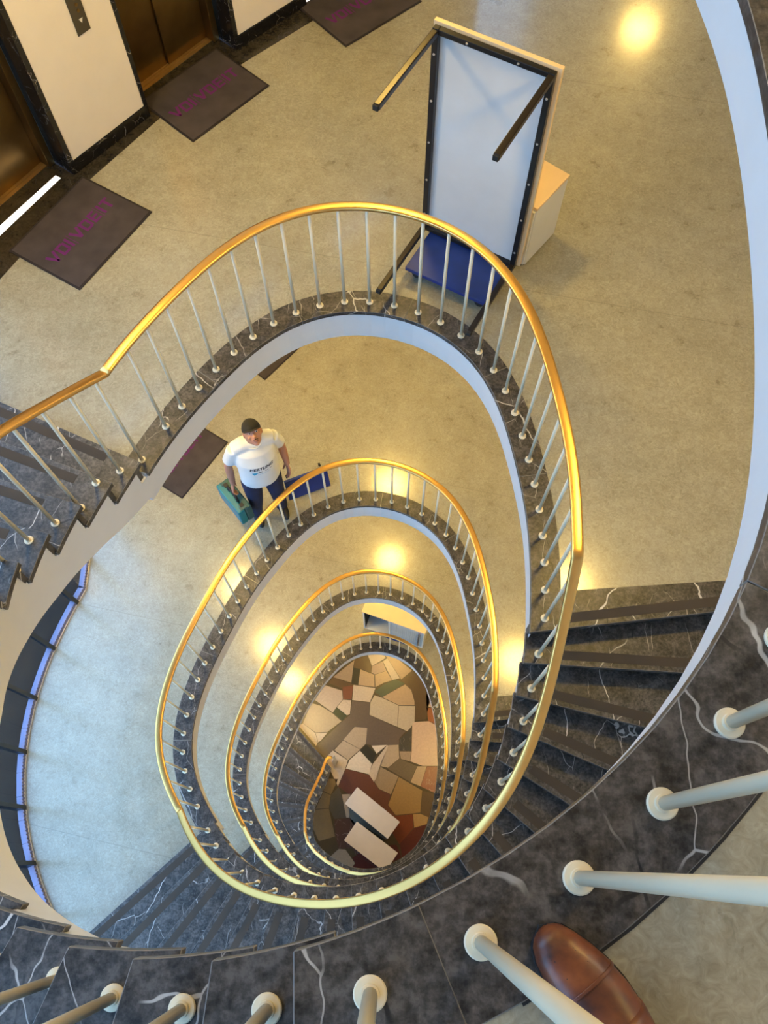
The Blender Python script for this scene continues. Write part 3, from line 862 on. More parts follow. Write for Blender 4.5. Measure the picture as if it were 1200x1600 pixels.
# ------------------------------------------------------------------ lift wall of the visible landing
ZF = Z[1]
def seg_frame(a, b):
    a, b = Vector(a), Vector(b); d = (b-a).normalized(); L = (b-a).length; ang = math.atan2(d.y, d.x)
    return Matrix.Translation((a.x, a.y, ZF)) @ Matrix.Rotation(ang, 4, 'Z'), L      # x along the wall, +y = away from the room
HW = 2.95
def wall_panel(a, b, label, n, panel=True):
    Mx, L = seg_frame(a, b)
    root = empty('wall_panel_%d' % n); root.name = 'trim_%d' % (10+n)
    tag(root, label, 'wall panel', kind='structure')
    mb = MB(); mb.box(0.002, L-0.002, 0.0, 0.45, 0.0, HW, M=Mx); mb.build('core', M['plaster'], root)
    if panel:
        mb = MB(); mb.box(0.028, L-0.020, -0.012, -0.001, 0.105, HW-0.01, M=Mx); mb.build('panel', M['wallpanel'], root, bevel=0.003)
    mb = MB(); mb.box(-0.010, L+0.010, -0.016, -0.001, 0.001, 0.10, M=Mx); mb.build('plinth', M['marble_wall'], root, bevel=0.002)
    for x0, x1 in ((-0.012, 0.026), (L-0.018, L+0.012)):
        mb = MB(); mb.box(x0, x1, -0.016, -0.001, 0.10, HW-0.01, M=Mx); mb.build('architrave', M['marble_wall'], root, bevel=0.002)
    for x0, x1 in ((-0.012, 0.001), (L-0.001, L+0.012)):
        mb = MB(); mb.box(x0, x1, -0.002, 0.20, 0.001, HW-0.01, M=Mx); mb.build('reveal', M['marble_wall'], root)
    return root, Mx, L
W = [(-2.93, 3.45), (-2.79, 3.80), (-2.204, 4.588), (-1.728, 5.146), (-1.115, 5.845), (-0.60, 6.335), (0.13, 6.99), (0.93, 7.61)]
wall_panel(W[0], W[1], 'narrow wall panel at the left end of the lift wall', 0)
r1, M1, L1 = wall_panel(W[2], W[3], 'cream wall panel with call plate between the two left lift doors', 1)
wall_panel(W[4], W[5], 'cream wall panel in black marble frame between the middle and right lift doors', 2)
wall_panel(W[6], W[7], 'cream wall panel right of the last lift door', 3)
def lift_door(a, b, n, label):
    Mx, L = seg_frame(a, b); x0, x1 = 0.014, L-0.014
    root = empty('door_%d' % n); tag(root, label, 'lift door', kind='structure')
    mb = MB(); mb.box(x0, x1, 0.0, 0.205, -0.02, 0.004, M=Mx); mb.build('threshold_slab', M['border'], root)
    mb = MB()
    for i, (y0, y1) in enumerate(((0.205, 0.232), (0.240, 0.262), (0.270, 0.285))): mb.box(x0, x1, y0, y1, -0.02, 0.008, M=Mx)
    mb.box(x0, x1, 0.232, 0.270, -0.02, 0.003, M=Mx)
    mb.build('sill', M['bronze_sill'], root)
    for s_, e_ in ((x0, x0+0.055), (x1-0.055, x1)):
        mb = MB(); mb.box(s_, e_, 0.17, 0.285, 0.009, 2.15, M=Mx); mb.build('frame', M['bronze'], root, bevel=0.003)
    mid_ = (x0+x1)/2
    mb = MB(); mb.box(x0+0.055, mid_+0.02, 0.285, 0.305, 0.006, 2.15, M=Mx); mb.build('leaf', M['bronze'], root, bevel=0.002)
    mb = MB(); mb.box(mid_, x1-0.055, 0.262, 0.282, 0.009, 2.15, M=Mx); mb.build('leaf', M['bronze'], root, bevel=0.002)
    mb = MB(); mb.box(x0, x1, 0.17, 0.31, 2.151, HW, M=Mx); mb.box(x0, x1, 0.31, 0.45, -0.02, HW, M=Mx); mb.build('lintel', M['wallpanel'], root)
lift_door(W[1], W[2], 1, 'bronze lift door at the left picture edge behind the leftmost mat')
lift_door(W[3], W[4], 2, 'bronze lift door behind the middle mat')
lift_door(W[5], W[6], 3, 'bronze lift door behind the upper right mat, mostly out of view')
# polished dark border on the floor along the lift wall
inn_b = [(-2.72, 3.40), (-2.585, 3.64), (-2.09, 4.52), (-1.64, 5.12), (-1.04, 5.70), (-0.50, 6.18), (0.22, 6.86), (1.0, 7.48)]
mb = MB()
for i in range(len(inn_b)-1):
    mb.prism([inn_b[i], inn_b[i+1], W[i+1], W[i]], ZF-0.01, ZF+0.002)
tag(mb.build('trim_20', M['border']), 'polished dark floor border along the lift wall', 'trim', kind='structure')
# call plate on the panel
cp = empty('call_plate'); tag(cp, 'narrow bronze call plate with round buttons on the cream wall panel', 'call plate')
mb = MB(); mb.box(0.408, 0.512, -0.018, -0.0125, 0.84, 1.32, M=M1); mb.build('plate', plain('call_plate_metal', (0.10, 0.085, 0.06), 0.4, 0.5), cp, bevel=0.001)
for i in range(6):
    mb = MB(); mb.lathe([(0.011, 0), (0.011, 0.004), (0.006, 0.005)], 14, M=M1 @ Matrix.Translation((0.468, -0.0182, 0.985+i*0.04)) @ Matrix.Rotation(PI/2, 4, 'X'))
    mb.build('button', M['bronze'], cp)
mb = MB(); mb.add([(0.450, -0.0187, 0.935), (0.482, -0.0187, 0.935), (0.466, -0.0187, 0.905)], [(0, 2, 1)], M=M1)
mb.build('down_arrow', plain('arrow_white', (0.8, 0.75, 0.65), 0.6), cp)
# glowing strips standing in for reflections on the border at two lift doors
def reflection_strip(pts, label):
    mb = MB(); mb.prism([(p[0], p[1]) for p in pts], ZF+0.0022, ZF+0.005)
    tag(mb.build('reflection_strip', M['white_glow']), label, 'painted reflection')
reflection_strip([on_plane(-20, 372, ZF), on_plane(-20, 388, ZF), on_plane(95, 279, ZF), on_plane(87, 275, ZF)], 'long white glowing strip as reflection painted on the dark border before the left lift door')
reflection_strip([on_plane(468, 6, ZF), on_plane(473, 9, ZF), on_plane(500, -8, ZF), on_plane(496, -14, ZF)], 'small white glowing strip as painted reflection beside the upper right mat')

# ------------------------------------------------------------------ door mats
def floor_mat(corners, z, label, text=True):
    P = [Vector(c) for c in corners]      # [wall-right, room-right, room-left, wall-left]
    c = sum(P, Vector((0, 0)))/4; ux = (P[0]-P[3]+P[1]-P[2]).normalized(); ang = math.atan2(ux.y, ux.x)
    Lx = ((P[0]-P[3]).length+(P[1]-P[2]).length)/2; Ly = ((P[0]-P[1]).length+(P[3]-P[2]).length)/2
    root = empty('floor_mat', (c.x, c.y, z), ang); tag(root, label, 'mat', 'grey lettered floor mats')
    mb = MB(); mb.box(-Lx/2, Lx/2, -Ly/2, Ly/2, 0.003, 0.007); mb.build('rubber_edge', M['mat_edge'], root, bevel=0.002)
    mb = MB(); mb.box(-Lx/2+0.016, Lx/2-0.016, -Ly/2+0.016, Ly/2-0.016, 0.0072, 0.0095); mb.build('pile', M['mat'], root)
    if text:
        mb = MB(); H = 0.088; T = 0.017; x = 0.0
        def bar(x0, y0, x1, y1, t):
            d = Vector((x1-x0, y1-y0)); d.normalize(); q = Vector((-d.y, d.x))*t/2; a_, b_ = Vector((x0, y0)), Vector((x1, y1))
            mb.prism([a_-q, b_-q, b_+q, a_+q], 0.0095, 0.0102+0.00006*(len(mb.f)//12 % 7))
        for ch in 'VDI|VDE|IT':
            if ch == 'V': bar(x+0.008, H, x+0.038, 0.004, T); bar(x+0.038, 0.004, x+0.068, H, T); x += 0.082
            elif ch == 'D':
                for q in ((x+T/2, 0, x+T/2, H), (x+0.058, 0.008, x+0.058, H-0.008)): bar(*q, T)
                bar(x, T/2, x+0.054, T/2, T); bar(x, H-T/2, x+0.054, H-T/2, T); x += 0.078
            elif ch == 'I': bar(x+T/2, 0, x+T/2, H, T); x += T+0.014
            elif ch == '|': bar(x+0.002, -0.010, x+0.002, H+0.010, 0.0035); x += 0.016
            elif ch == 'E':
                bar(x+T/2, 0, x+T/2, H, T)
                for yy in (T/2, H/2, H-T/2): bar(x, yy, x+0.056, yy, T*0.9)
                x += 0.068
            elif ch == 'T': bar(x, H-T/2, x+0.062, H-T/2, T); bar(x+0.031, 0, x+0.031, H-T, T); x += 0.062
        mb.v = [((v[0]-x/2)*1.18, (v[1]-H/2)*1.12+0.005, v[2]) for v in mb.v]
        mb.build('lettering', M['purple'], root)
    return root
floor_mat([(-2.14, 4.55), (-1.60, 4.23), (-2.02, 3.56), (-2.56, 3.88)], ZF, 'grey mat with purple letters, leftmost, in front of the left lift door')
floor_mat([(-1.29, 5.87-0.02), (-0.82, 5.44), (-1.38, 4.88), (-1.80, 5.27)], ZF, 'grey mat with purple letters in front of the middle lift door')
floor_mat([(-0.05, 6.82), (0.34, 6.36), (-0.26, 5.85), (-0.66, 6.30)], ZF, 'grey mat with purple letters at the top edge, left of the upended desk')
floor_mat([(-2.17, 4.45), (-1.63, 4.12), (-2.06, 3.47), (-2.60, 3.80)], Z[2], 'dark grey mat on the landing left of the man')
floor_mat([(-1.28, 5.86), (-0.82, 5.40), (-1.30, 4.85), (-1.76, 5.31)], Z[2], 'dark grey mat peeking under the landing edge above the man')

# ------------------------------------------------------------------ desk stood on end on a blue dolly
def local_frame(o, ux, z):
    ux = Vector(ux).normalized(); return Matrix.Translation((o[0], o[1], z)) @ Matrix.Rotation(math.atan2(ux.y, ux.x), 4, 'Z')
B0 = Vector((0.287, 3.958)); B1 = Vector((0.882, 3.610)); DL = (B1-B0).length
Mx = local_frame(B0, B1-B0, ZF)       # x left->right along the bottom edge, +y away from camera, z up
desk = empty('upended_desk', (0, 0, 0)); tag(desk, 'desk stood on its short side showing pale underside and four black legs', 'desk')
z0, z1 = 0.15, 1.605
mb = MB(); mb.box(-0.012, DL+0.022, 0.0, 0.028, z0, z1+0.015, M=Mx); mb.build('desk_top', M['beech'], desk, bevel=0.002)
mb = MB(); mb.box(0.02, DL-0.015, -0.004, -0.0005, z0+0.02, z1-0.02, M=Mx); mb.build('underside_board', M['board_grey'], desk)
for a_, b_, c_, d_ in ((0, 0.035, z0, z1), (DL-0.035, DL, z0, z1), (0.036, DL-0.036, z0, z0+0.03), (0.036, DL-0.036, z1-0.03, z1)):
    mb = MB(); mb.box(a_, b_, -0.038, -0.005, c_, d_, M=Mx); mb.build('frame_rail', M['black_metal'], desk, bevel=0.002)
for x in (0.0175, DL-0.0175):
    for zz in (z0+0.02, z1-0.02):
        mb = MB(); mb.box(x-0.0175, x+0.0175, -0.64, -0.0385, zz-0.0175, zz+0.0175, M=Mx); lg = mb.build('leg', M['brown_metal'], desk, bevel=0.005, seg=3)
        mb = MB(); mb.box(x-0.016, x+0.016, -0.652, -0.6405, zz-0.016, zz+0.016, M=Mx); mb.build('foot_cap', M['rubber'], lg, bevel=0.004)
for zz in [z0+0.15+i*0.29 for i in range(5)]:
    for x in (0.0175, DL-0.0175):
        mb = MB(); mb.lathe([(0.007, 0), (0.006, 0.004)], 10, M=Mx @ Matrix.Translation((x, -0.0382, zz)) @ Matrix.Rotation(PI/2, 4, 'X')); mb.build('screw', M['screw'], desk)
for x in (0.20, DL-0.20):
    mb = MB(); mb.lathe([(0.007, 0), (0.006, 0.004)], 10, M=Mx @ Matrix.Translation((x, -0.0382, z1-0.014)) @ Matrix.Rotation(PI/2, 4, 'X')); mb.build('screw', M['screw'], desk)
def dolly(Mx, x0, x1, y0, y1, zt, label, mats=M):
    root = empty('furniture_dolly'); tag(root, label, 'dolly')
    mb = MB(); mb.box(x0, x1, y0, y1, zt-0.03, zt, M=Mx); mb.build('board', M['blue'], root, bevel=0.004)
    for x in (x0+0.06, x1-0.06):
        for y in (y0+0.06, y1-0.06):
            mb = MB(); mb.box(x-0.02, x+0.02, y-0.02, y+0.02, 0.065, zt-0.031, M=Mx); fk = mb.build('caster', M['steel'], root)
            mb = MB(); mb.lathe([(0.03, -0.011), (0.034, -0.006), (0.034, 0.006), (0.03, 0.011)], 18, M=Mx @ Matrix.Translation((x, y, 0.036)) @ Matrix.Rotation(PI/2, 4, 'X')); mb.build('wheel', M['rubber'], fk)
    return root
dolly(Mx, 0.055, DL-0.045, -0.36, 0.028, 0.132, 'blue furniture dolly carrying the upended desk')
# pedestal cabinet behind the desk
C0 = Vector((0.965, 3.720)); C1 = Vector((1.187, 3.990)); Mp = local_frame(C0, C1-C0, ZF)
ped = empty('pedestal_cabinet'); tag(ped, 'small pedestal cabinet with pale beech top behind the upended desk', 'cabinet')
LB = (C1-C0).length
mb = MB(); mb.box(0.0, LB, 0.0, 0.40, 0.022, 0.522, M=Mp); mb.build('carcass', M['white_lam'], ped, bevel=0.002)
mb = MB(); mb.box(-0.004, LB+0.004, -0.004, 0.404, 0.5225, 0.545, M=Mp); mb.build('cabinet_top', M['beech'], ped, bevel=0.002)
for i in range(3):
    mb = MB(); mb.box(-0.020, -0.003, 0.005, 0.395, 0.035+i*0.162, 0.190+i*0.162, M=Mp); dr_ = mb.build('drawer', M['white_lam'], ped, bevel=0.002)
for x in (0.04, LB-0.04):
    for y in (0.04, 0.36):
        mb = MB(); mb.lathe([(0.012, 0.001), (0.012, 0.0215)], 12, M=Mp @ Matrix.Translation((x, y, 0))); mb.build('caster', M['rubber'], ped)

# ------------------------------------------------------------------ beech cabinet on its dolly, two storeys below the man
Cb0 = Vector((-0.362, 3.752)); Cb1 = Vector((0.631, 3.380)); Mc = local_frame(Cb0, Cb1-Cb0, Z[4]); LC = (Cb1-Cb0).length
dolly(Mc, 0.20, LC-0.16, -0.03, 0.40, 0.13, 'blue furniture dolly under the beech-topped cabinet')
cab = empty('low_cabinet'); tag(cab, 'cabinet with pale beech top, open left bay and grey right door', 'cabinet')
zb, zt = 0.131, 1.135
mb = MB(); mb.box(-0.01, LC+0.01, -0.008, 0.44, zt-0.022, zt, M=Mc); mb.build('cabinet_top', M['beech'], cab, bevel=0.002)
mb = MB()
for x0, x1 in ((0.0, 0.022), (LC*0.42, LC*0.42+0.03), (LC-0.022, LC)): mb.box(x0, x1, 0.0, 0.43, zb, zt-0.023, M=Mc)
mb.box(0.022, LC-0.022, 0.0, 0.43, zb, zb+0.022, M=Mc); mb.build('carcass', M['white_lam'], cab, bevel=0.001)
mb = MB(); mb.box(0.022, LC-0.022, 0.415, 0.43, zb+0.022, zt-0.024, M=Mc); mb.box(0.0225, 0.026, 0.02, 0.41, zb+0.023, zt-0.024, M=Mc); mb.box(LC*0.42-0.004, LC*0.42-0.0005, 0.02, 0.41, zb+0.023, zt-0.024, M=Mc)
mb.build('bay_shade', M['dark_in'], cab)  # shade inside the open bay, painted as an added near-black lining
mb = MB(); mb.box(0.027, LC*0.42-0.005, 0.19, 0.41, zb+0.44, zb+0.458, M=Mc); mb.build('shelf', M['dark_in'], cab)  # shelf coloured near-black too, for the bay's shade
mb = MB()
nsl = 16
for i in range(nsl): 
    x0 = LC*0.42+0.032+i*(LC*0.58-0.056)/nsl; mb.box(x0, x0+(LC*0.58-0.056)/nsl-0.003, 0.012, 0.024, zb+0.024, zt-0.025, M=Mc)
dd_ = mb.build('shutter_door', M['grey_door'], cab)
mb = MB(); mb.box(LC-0.10, LC-0.075, -0.008, 0.0115, zb+0.06, zt-0.18, M=Mc); mb.build('handle_strip', M['steel'], dd_, bevel=0.002)
mb = MB(); mb.box(LC-0.105, LC-0.055, 0.009, 0.0118, zt-0.16, zt-0.13, M=Mc); tg = mb.build('sticker', plain('red_sticker', (0.45, 0.10, 0.06), 0.6), dd_)

# ------------------------------------------------------------------ two white counters on the lobby floor
def counter(pts, label, z=0.75):
    P = [Vector(p) for p in pts]; c = sum(P, Vector((0, 0)))/4; ux = (P[1]-P[0]+P[2]-P[3]).normalized(); uy = Vector((-ux.y, ux.x))
    Lx = ((P[1]-P[0]).length+(P[2]-P[3]).length)/2; Ly = ((P[2]-P[1]).length+(P[3]-P[0]).length)/2
    root = empty('lobby_counter', (c.x, c.y, 0), math.atan2(ux.y, ux.x)); tag(root, label, 'counter')
    mb = MB(); mb.box(-Lx/2, Lx/2, -Ly/2, Ly/2, z-0.03, z); mb.build('counter_top', M['counter'], root, bevel=0.004)
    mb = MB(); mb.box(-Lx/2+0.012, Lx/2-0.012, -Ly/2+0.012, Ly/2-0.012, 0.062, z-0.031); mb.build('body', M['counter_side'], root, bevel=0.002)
    mb = MB(); mb.box(-Lx/2+0.04, Lx/2-0.04, -Ly/2+0.04, Ly/2-0.04, 0.001, 0.0615); mb.build('plinth', M['dark_in'], root)
counter([on_plane(x, y, 0.75) for x, y in ((558.5, 1229.5), (624.5, 1284.5), (606, 1310.5), (538.5, 1256))], 'white counter, upper of the two on the patchwork lobby floor')
counter([on_plane(x, y, 0.75) for x, y in ((558, 1284.5), (627, 1338), (596.5, 1357.5), (537, 1312))], 'white counter, lower of the two on the patchwork lobby floor')

# ------------------------------------------------------------------ brown leather shoe on the kerb
def shoe():
    root = empty('dress_shoe', (0, 0, 0)); tag(root, 'brown leather cap-toe dress shoe standing half on the dark marble kerb', 'shoe')
    toe = on_plane(850, 1452, Z[0]+0.03); hd = (on_plane(985, 1640, Z[0]+0.03)-toe).normalized()
    toe = toe-hd*0.002
    Ms = Matrix.Translation((toe.x, toe.y, Z[0]+0.003)) @ Matrix.Rotation(math.atan2(hd.y, hd.x), 4, 'Z')     # +x toe->heel
    # stations: x, half width left (+y), half width right (-y), height, centre shift
    ST = [(0.0, .004, .004, .016, 0), (0.004, .014, .015, .026, 0), (0.012, .023, .024, .036, 0), (0.03, .032, .033, .044, 0), (0.055, .040, .039, .050, .001), (0.085, .046, .044, .056, .002), (0.115, .049, .046, .066, .002), (0.145, .048, .044, .078, .001), (0.175, .044, .040, .088, -.001), (0.21, .039, .036, .090, -.001), (0.245, .036, .034, .086, 0), (0.275, .030, .029, .080, 0), (0.292, .018, .018, .072, 0), (0.297, .006, .006, .05, 0)]
    def interp(x):
        xs = [q[0] for q in ST]; return [float(np.interp(x, xs, [q[j] for q in ST])) for j in (1, 2, 3, 4)]
    def loft(x0, x1, grow, name, mat, parent, zb=0.012, n=26, top=1.0):
        m = 24; vs = []; fs = []
        for i in range(n+1):
            u = i/n; x = x0+(x1-x0)*u
            wl, wr, h, c = interp(x)
            for k in range(m+1):
                a = PI*k/m
                yy = math.cos(a); y = (wl+grow)*math.copysign(abs(yy)**0.8, yy) if yy > 0 else (wr+grow)*math.copysign(abs(yy)**0.8, yy)
                zz = zb+(h*top-zb+grow)*math.sin(a)**0.72
                bulge = 1+0.06*math.sin(a)*math.sin(2*a)**2
                vs.append((x, c+y*bulge, zz))
        for i in range(n):
            for k in range(m):
                a = i*(m+1)+k; fs.append((a, a+1, a+m+2, a+m+1))
        fs.append(tuple(range(m, -1, -1))); fs.append(tuple(n*(m+1)+k for k in range(m+1)))
        vs = [tuple(Ms @ Vector(v)) for v in vs]
        return mesh_obj(name, vs, fs, mat, parent, smooth=True)
    up_ = loft(0.0, 0.297, 0.0, 'upper', M['leather'], root, n=40)
    cap = loft(0.0015, 0.086, 0.0013, 'toe_cap', M['leather'], root, n=22)
    loft(0.0835, 0.0885, 0.0022, 'stitched_seam', M['leather'], cap, n=4)
    # facing and laces further back, towards the ankle
    loft(0.140, 0.200, 0.0016, 'facing', M['leather'], root, n=10)
    mb = MB()
    for i in range(4):
        x = 0.148+i*0.014; wl, wr, h, c = interp(x)
        mb.tube([(x, c-0.018, h+0.000), (x+0.001, c, h+0.006), (x, c+0.018, h+0.000)], 0.0016, 8, M=Ms)
    mb.build('laces', M['dark'], root, smooth=True)
    # brogue punch marks on the cap
    mb = MB()
    for i in range(22):
        x = 0.028+0.045*rnd.random(); wl, wr, h, c = interp(x); f = rnd.choice([-1, 1])*(0.35+0.3*rnd.random())
        a = PI/2-f; y = c+(wl if f > 0 else wr)*math.copysign(abs(math.cos(a))**0.8, math.cos(a)); z = 0.012+(h-0.012)*math.sin(a)**0.72
        mb.ellips((x, y, z+0.0012), (0.0009, 0.0009, 0.0004), 8, M=Ms)
    mb.build('punch_marks', M['dark'], cap)
    m = 20; vs = []; left = []; right = []
    for i in range(41):
        x = 0.297*i/40; wl, wr, h, c = interp(x); left.append((x, c+wl+0.003)); right.append((x, c-wr-0.003))
    poly = [(-0.004, 0)]+right+left[::-1]
    mb = MB(); mb.prism(poly, 0.001, 0.0118, M=Ms); mb.build('sole', M['dark'], root, bevel=0.001)
shoe()

# ------------------------------------------------------------------ the man with the toolbox
def fused(name, build, mat, parent, voxel, smooth_it=6):
    mb = MB(); build(mb); o = mb.build(name, mat, parent)
    r = o.modifiers.new('fuse', 'REMESH'); r.mode = 'VOXEL'; r.voxel_size = voxel; r.use_smooth_shade = True
    if smooth_it:
        sm = o.modifiers.new('relax', 'SMOOTH'); sm.iterations = smooth_it; sm.factor = 0.5
    return o
MO = Vector((-1.13, 3.30)); MR = math.radians(22.3)
man = empty('person', (MO.x, MO.y, Z[2]+0.0), MR)
tag(man, 'man in white printed T-shirt, black cap and dark blue jeans looking up, toolbox in hand', 'person')
V = Vector
J = dict(pel=V((-.005, -.03, .93)), wst=V((.0, -.02, 1.08)), chest=V((.015, .02, 1.30)), nb=V((.024, .045, 1.47)), nt=V((.034, .035, 1.56)),
         rs=V((-.150, .055, 1.425)), ls=V((.195, .050, 1.425)), re=V((-.245, .075, 1.14)), le=V((.262, .085, 1.15)), rw=V((-.262, .015, .895)), lw=V((.262, -.010, .935)),
         rh=V((-.100, -.03, .92)), lh=V((.090, -.03, .92)), rk=V((-.118, -.03, .50)), lk=V((.100, -.045, .50)), ra=V((-.150, .045, .09)), la=V((.110, .030, .09)))
HC = V((.045, .015, 1.665)); HR = Matrix.Rotation(math.radians(-50), 3, 'X')       # head tipped back to look up
def head(mb):
    mb.ellips(HC, (.074, .092, .098), 24, R=HR)
    mb.ellips(HC+HR @ V((0, -.030, -.050)), (.056, .062, .062), 18, R=HR)            # jaw
    mb.ellips(HC+HR @ V((0, -.072, -.092)), (.026, .020, .020), 14, R=HR)            # chin
    mb.tube([HC+HR @ V((0, -.088, .008)), HC+HR @ V((0, -.104, -.022)), HC+HR @ V((0, -.112, -.036))], [.008, .012, .014], 10)
    for s_ in (-1, 1):
        mb.ellips(HC+HR @ V((s_*.076, .004, -.008)), (.009, .020, .032), 10, R=HR)       # ears
        mb.ellips(HC+HR @ V((s_*.030, -.084, .026)), (.024, .010, .008), 10, R=HR)       # brow ridge
        mb.ellips(HC+HR @ V((s_*.040, -.066, -.028)), (.024, .022, .022), 10, R=HR)      # cheek
    mb.ellips(HC+HR @ V((0, -.092, -.062)), (.024, .010, .006), 10, R=HR)            # lips
    mb.ellips(HC+HR @ V((0, -.090, -.071)), (.020, .009, .006), 10, R=HR)
def hand(mb, wrist, fwd, palm_n, curl, side):
    """palm plus four unequal fingers and a thumb; fwd = finger direction, palm_n = direction the palm faces"""
    f = fwd.normalized(); n = (palm_n-f*palm_n.dot(f)).normalized(); u = f.cross(n)*side
    pc = wrist+f*.048
    Rm = Matrix((u, n, f)).transposed()
    mb.ellips(pc, (.041, .017, .054), 14, R=Rm)
    for q, (off, ln, r_) in enumerate(((-.029, .066, .0086), (-.010, .075, .0090), (.010, .071, .0088), (.028, .057, .0078))):
        p = wrist+f*.088+u*off; d = f.copy(); pts = [wrist+f*.05+u*off*0.8, p]
        for sgm in (0.45, 0.30, 0.25):
            ang = curl*(0.6+0.25*q*0.3)
            d = (d*math.cos(ang)+n*math.sin(ang)).normalized(); n_l = n
            p = p+d*ln*sgm; pts.append(p.copy())
        mb.tube(pts, [r_*1.15, r_*1.1, r_, r_*.92, r_*.8], 8)
    t0 = wrist+f*.022-u*.034; t1 = t0+(f*.7-u*.75+n*.35).normalized()*.032; t2 = t1+(f*.9-u*.1+n*.5).normalized()*.028; t3 = t2+(f*.8+u*.3+n*.6).normalized()*.022
    mb.tube([wrist+f*.02, t0, t1, t2, t3], [.014, .013, .0115, .0105, .009], 9)
GRIP = V((-.300, -.010, .785))
def body(mb):
    head(mb)
    mb.tube([J['nb'], (J['nb']+J['nt'])/2, J['nt']+V((0, -.008, .03))], [.062, .056, .054], 16)
    mb.tube([J['pel'], J['wst'], J['chest'], J['nb']-V((0, 0, .05))], [.125, .128, .135, .10], 18)
    mb.tube([J['rs'], J['nb']-V((0, 0, .04)), J['ls']], [.052, .07, .052], 14)
    for a, b, c_ in (('rs', 're', 'rw'), ('ls', 'le', 'lw')):
        mb.tube([J[a], J[a].lerp(J[b], .5), J[b], J[b].lerp(J[c_], .3), J[c_]], [.050, .045, .037, .039, .0255], 14)
    mb.tube([J['rh'], J['rk'], J['ra']], [.075, .05, .036], 12); mb.tube([J['lh'], J['lk'], J['la']], [.075, .05, .036], 12)
    hand(mb, J['rw'], GRIP-J['rw']+V((0.012, 0, 0.02)), V((.8, -.15, .05)), 0.85, 1)
    hand(mb, J['lw'], V((-.05, -.40, -.90)), V((-.9, -.1, .1)), 0.45, -1)
bd = fused('body', body, M['skin'], man, 0.0062, 3)
def shirt(mb):
    c = [V((.0, -.03, .985)), V((.002, -.03, 1.06)), V((.008, -.012, 1.18)), V((.016, .014, 1.31)), V((.022, .035, 1.41)), V((.026, .045, 1.465))]
    rx = [.186, .184, .184, .190, .178, .092]; ry = [.150, .150, .156, .158, .128, .088]
    vs = []; fs = []; n = 28
    for p, a, b in zip(c, rx, ry):
        for k in range(n):
            t = 2*PI*k/n; vs.append(p+V((a*math.cos(t), b*math.sin(t), 0)))
    for i in range(len(c)-1):
        for k in range(n):
            A_ = i*n+k; B_ = i*n+(k+1) % n; fs.append((A_, B_, B_+n, A_+n))
    fs += [tuple(range(n-1, -1, -1)), tuple((len(c)-1)*n+k for k in range(n))]
    mb.add(vs, fs)
    mb.tube([J['rs']+V((0.07, 0, .028)), J['nb']-V((0, 0, .03)), J['ls']+V((-.07, 0, .028))], [.072, .086, .072], 14)
    for a, b in (('rs', 're'), ('ls', 'le')):
        mb.tube([J['nb']+V((0, -.005, -.012)), J['nb'].lerp(J[a], .55)+V((0, 0, .012)), J[a]+V((0, 0, .004))], [.078, .074, .064], 16)
        mb.tube([J[a]+V((0, 0, .004)), J[a].lerp(J[b], .35), J[a].lerp(J[b], .66)], [.062, .064, .068], 16)
sh = fused('t_shirt', shirt, M['shirt'], man, 0.010, 5)
def jeans(mb):
    mb.ellips((-.003, -.03, .955), (.158, .118, .09), 20)
    for a, b, c_ in (('rh', 'rk', 'ra'), ('lh', 'lk', 'la')):
        mb.tube([J[a]+V((0, 0, .02)), J[a].lerp(J[b], .5), J[b], J[b].lerp(J[c_], .5), J[c_]+V((0, 0, -.035))], [.096, .086, .071, .066, .062], 16)
fused('jeans', jeans, M['denim'], man, 0.011, 4)
mb = MB()
for a in ('ra', 'la'):
    p = J[a]; mb2 = MB(); mb2.ellips((p.x, p.y-.055, .045), (.047, .125, .042), 18); mb2.v = [(v[0], v[1], max(v[2], 0.003)) for v in mb2.v]
    o = mb2.build('work_shoe', M['dark'], man, smooth=True)
# neck ribbing of the shirt
mb = MB(); ring = []
for k in range(25):
    t = 2*PI*k/24; ring.append(V((.028, .035, 1.494))+V((.078*math.cos(t), .076*math.sin(t), .014*math.sin(t)))); 
mb.tube(ring, .0075, 8, cap=False); mb.build('collar', M['shirt'], sh, smooth=True)
# cap, hair, face
mb = MB(); n = 26; vs = []; fs = []
for i in range(9):
    th_ = (PI*0.50)*i/8
    for k in range(n):
        a = 2*PI*k/n; r_ = math.sin(th_) if i else 0.02
        v = V((.0815*r_*math.cos(a), .0995*r_*math.sin(a)+.004, .022+.094*math.cos(th_)))
        vs.append(HC+HR @ v)
for i in range(8):
    for k in range(n):
        a = i*n+k; b = i*n+(k+1) % n; fs.append((a, a+n, b+n, b))
fs.append(tuple(range(n))); fs.append(tuple(8*n+k for k in reversed(range(n))))
mb.add(vs, fs); cp_ = mb.build('cap', M['cap'], man, smooth=True)
mb = MB(); rows = []
for i in range(7):
    r_ = i/6
    for k in range(13):
        a = -PI/2+(k-6)/6*1.05
        v = V(((.080+.004*r_)*math.cos(a), (.097+.042*r_*math.cos((k-6)/6*1.35))*math.sin(a)+.004,   .030-.002*r_-.010*abs((k-6)/6)**2*r_))
        rows.append(HC+HR @ v)
fs = [(i*13+k, i*13+k+1, (i+1)*13+k+1, (i+1)*13+k) for i in range(6) for k in range(12)]
mb.add(rows, fs); br = mb.build('peak', M['cap'], cp_, smooth=True)
so = br.modifiers.new('thick', 'SOLIDIFY'); so.thickness = 0.004
mb = MB(); mb.ellips(HC+HR @ V((0, .020, -.012)), (.0775, .080, .052), 20, R=HR); mb.build('hair', M['hair'], man, smooth=True)
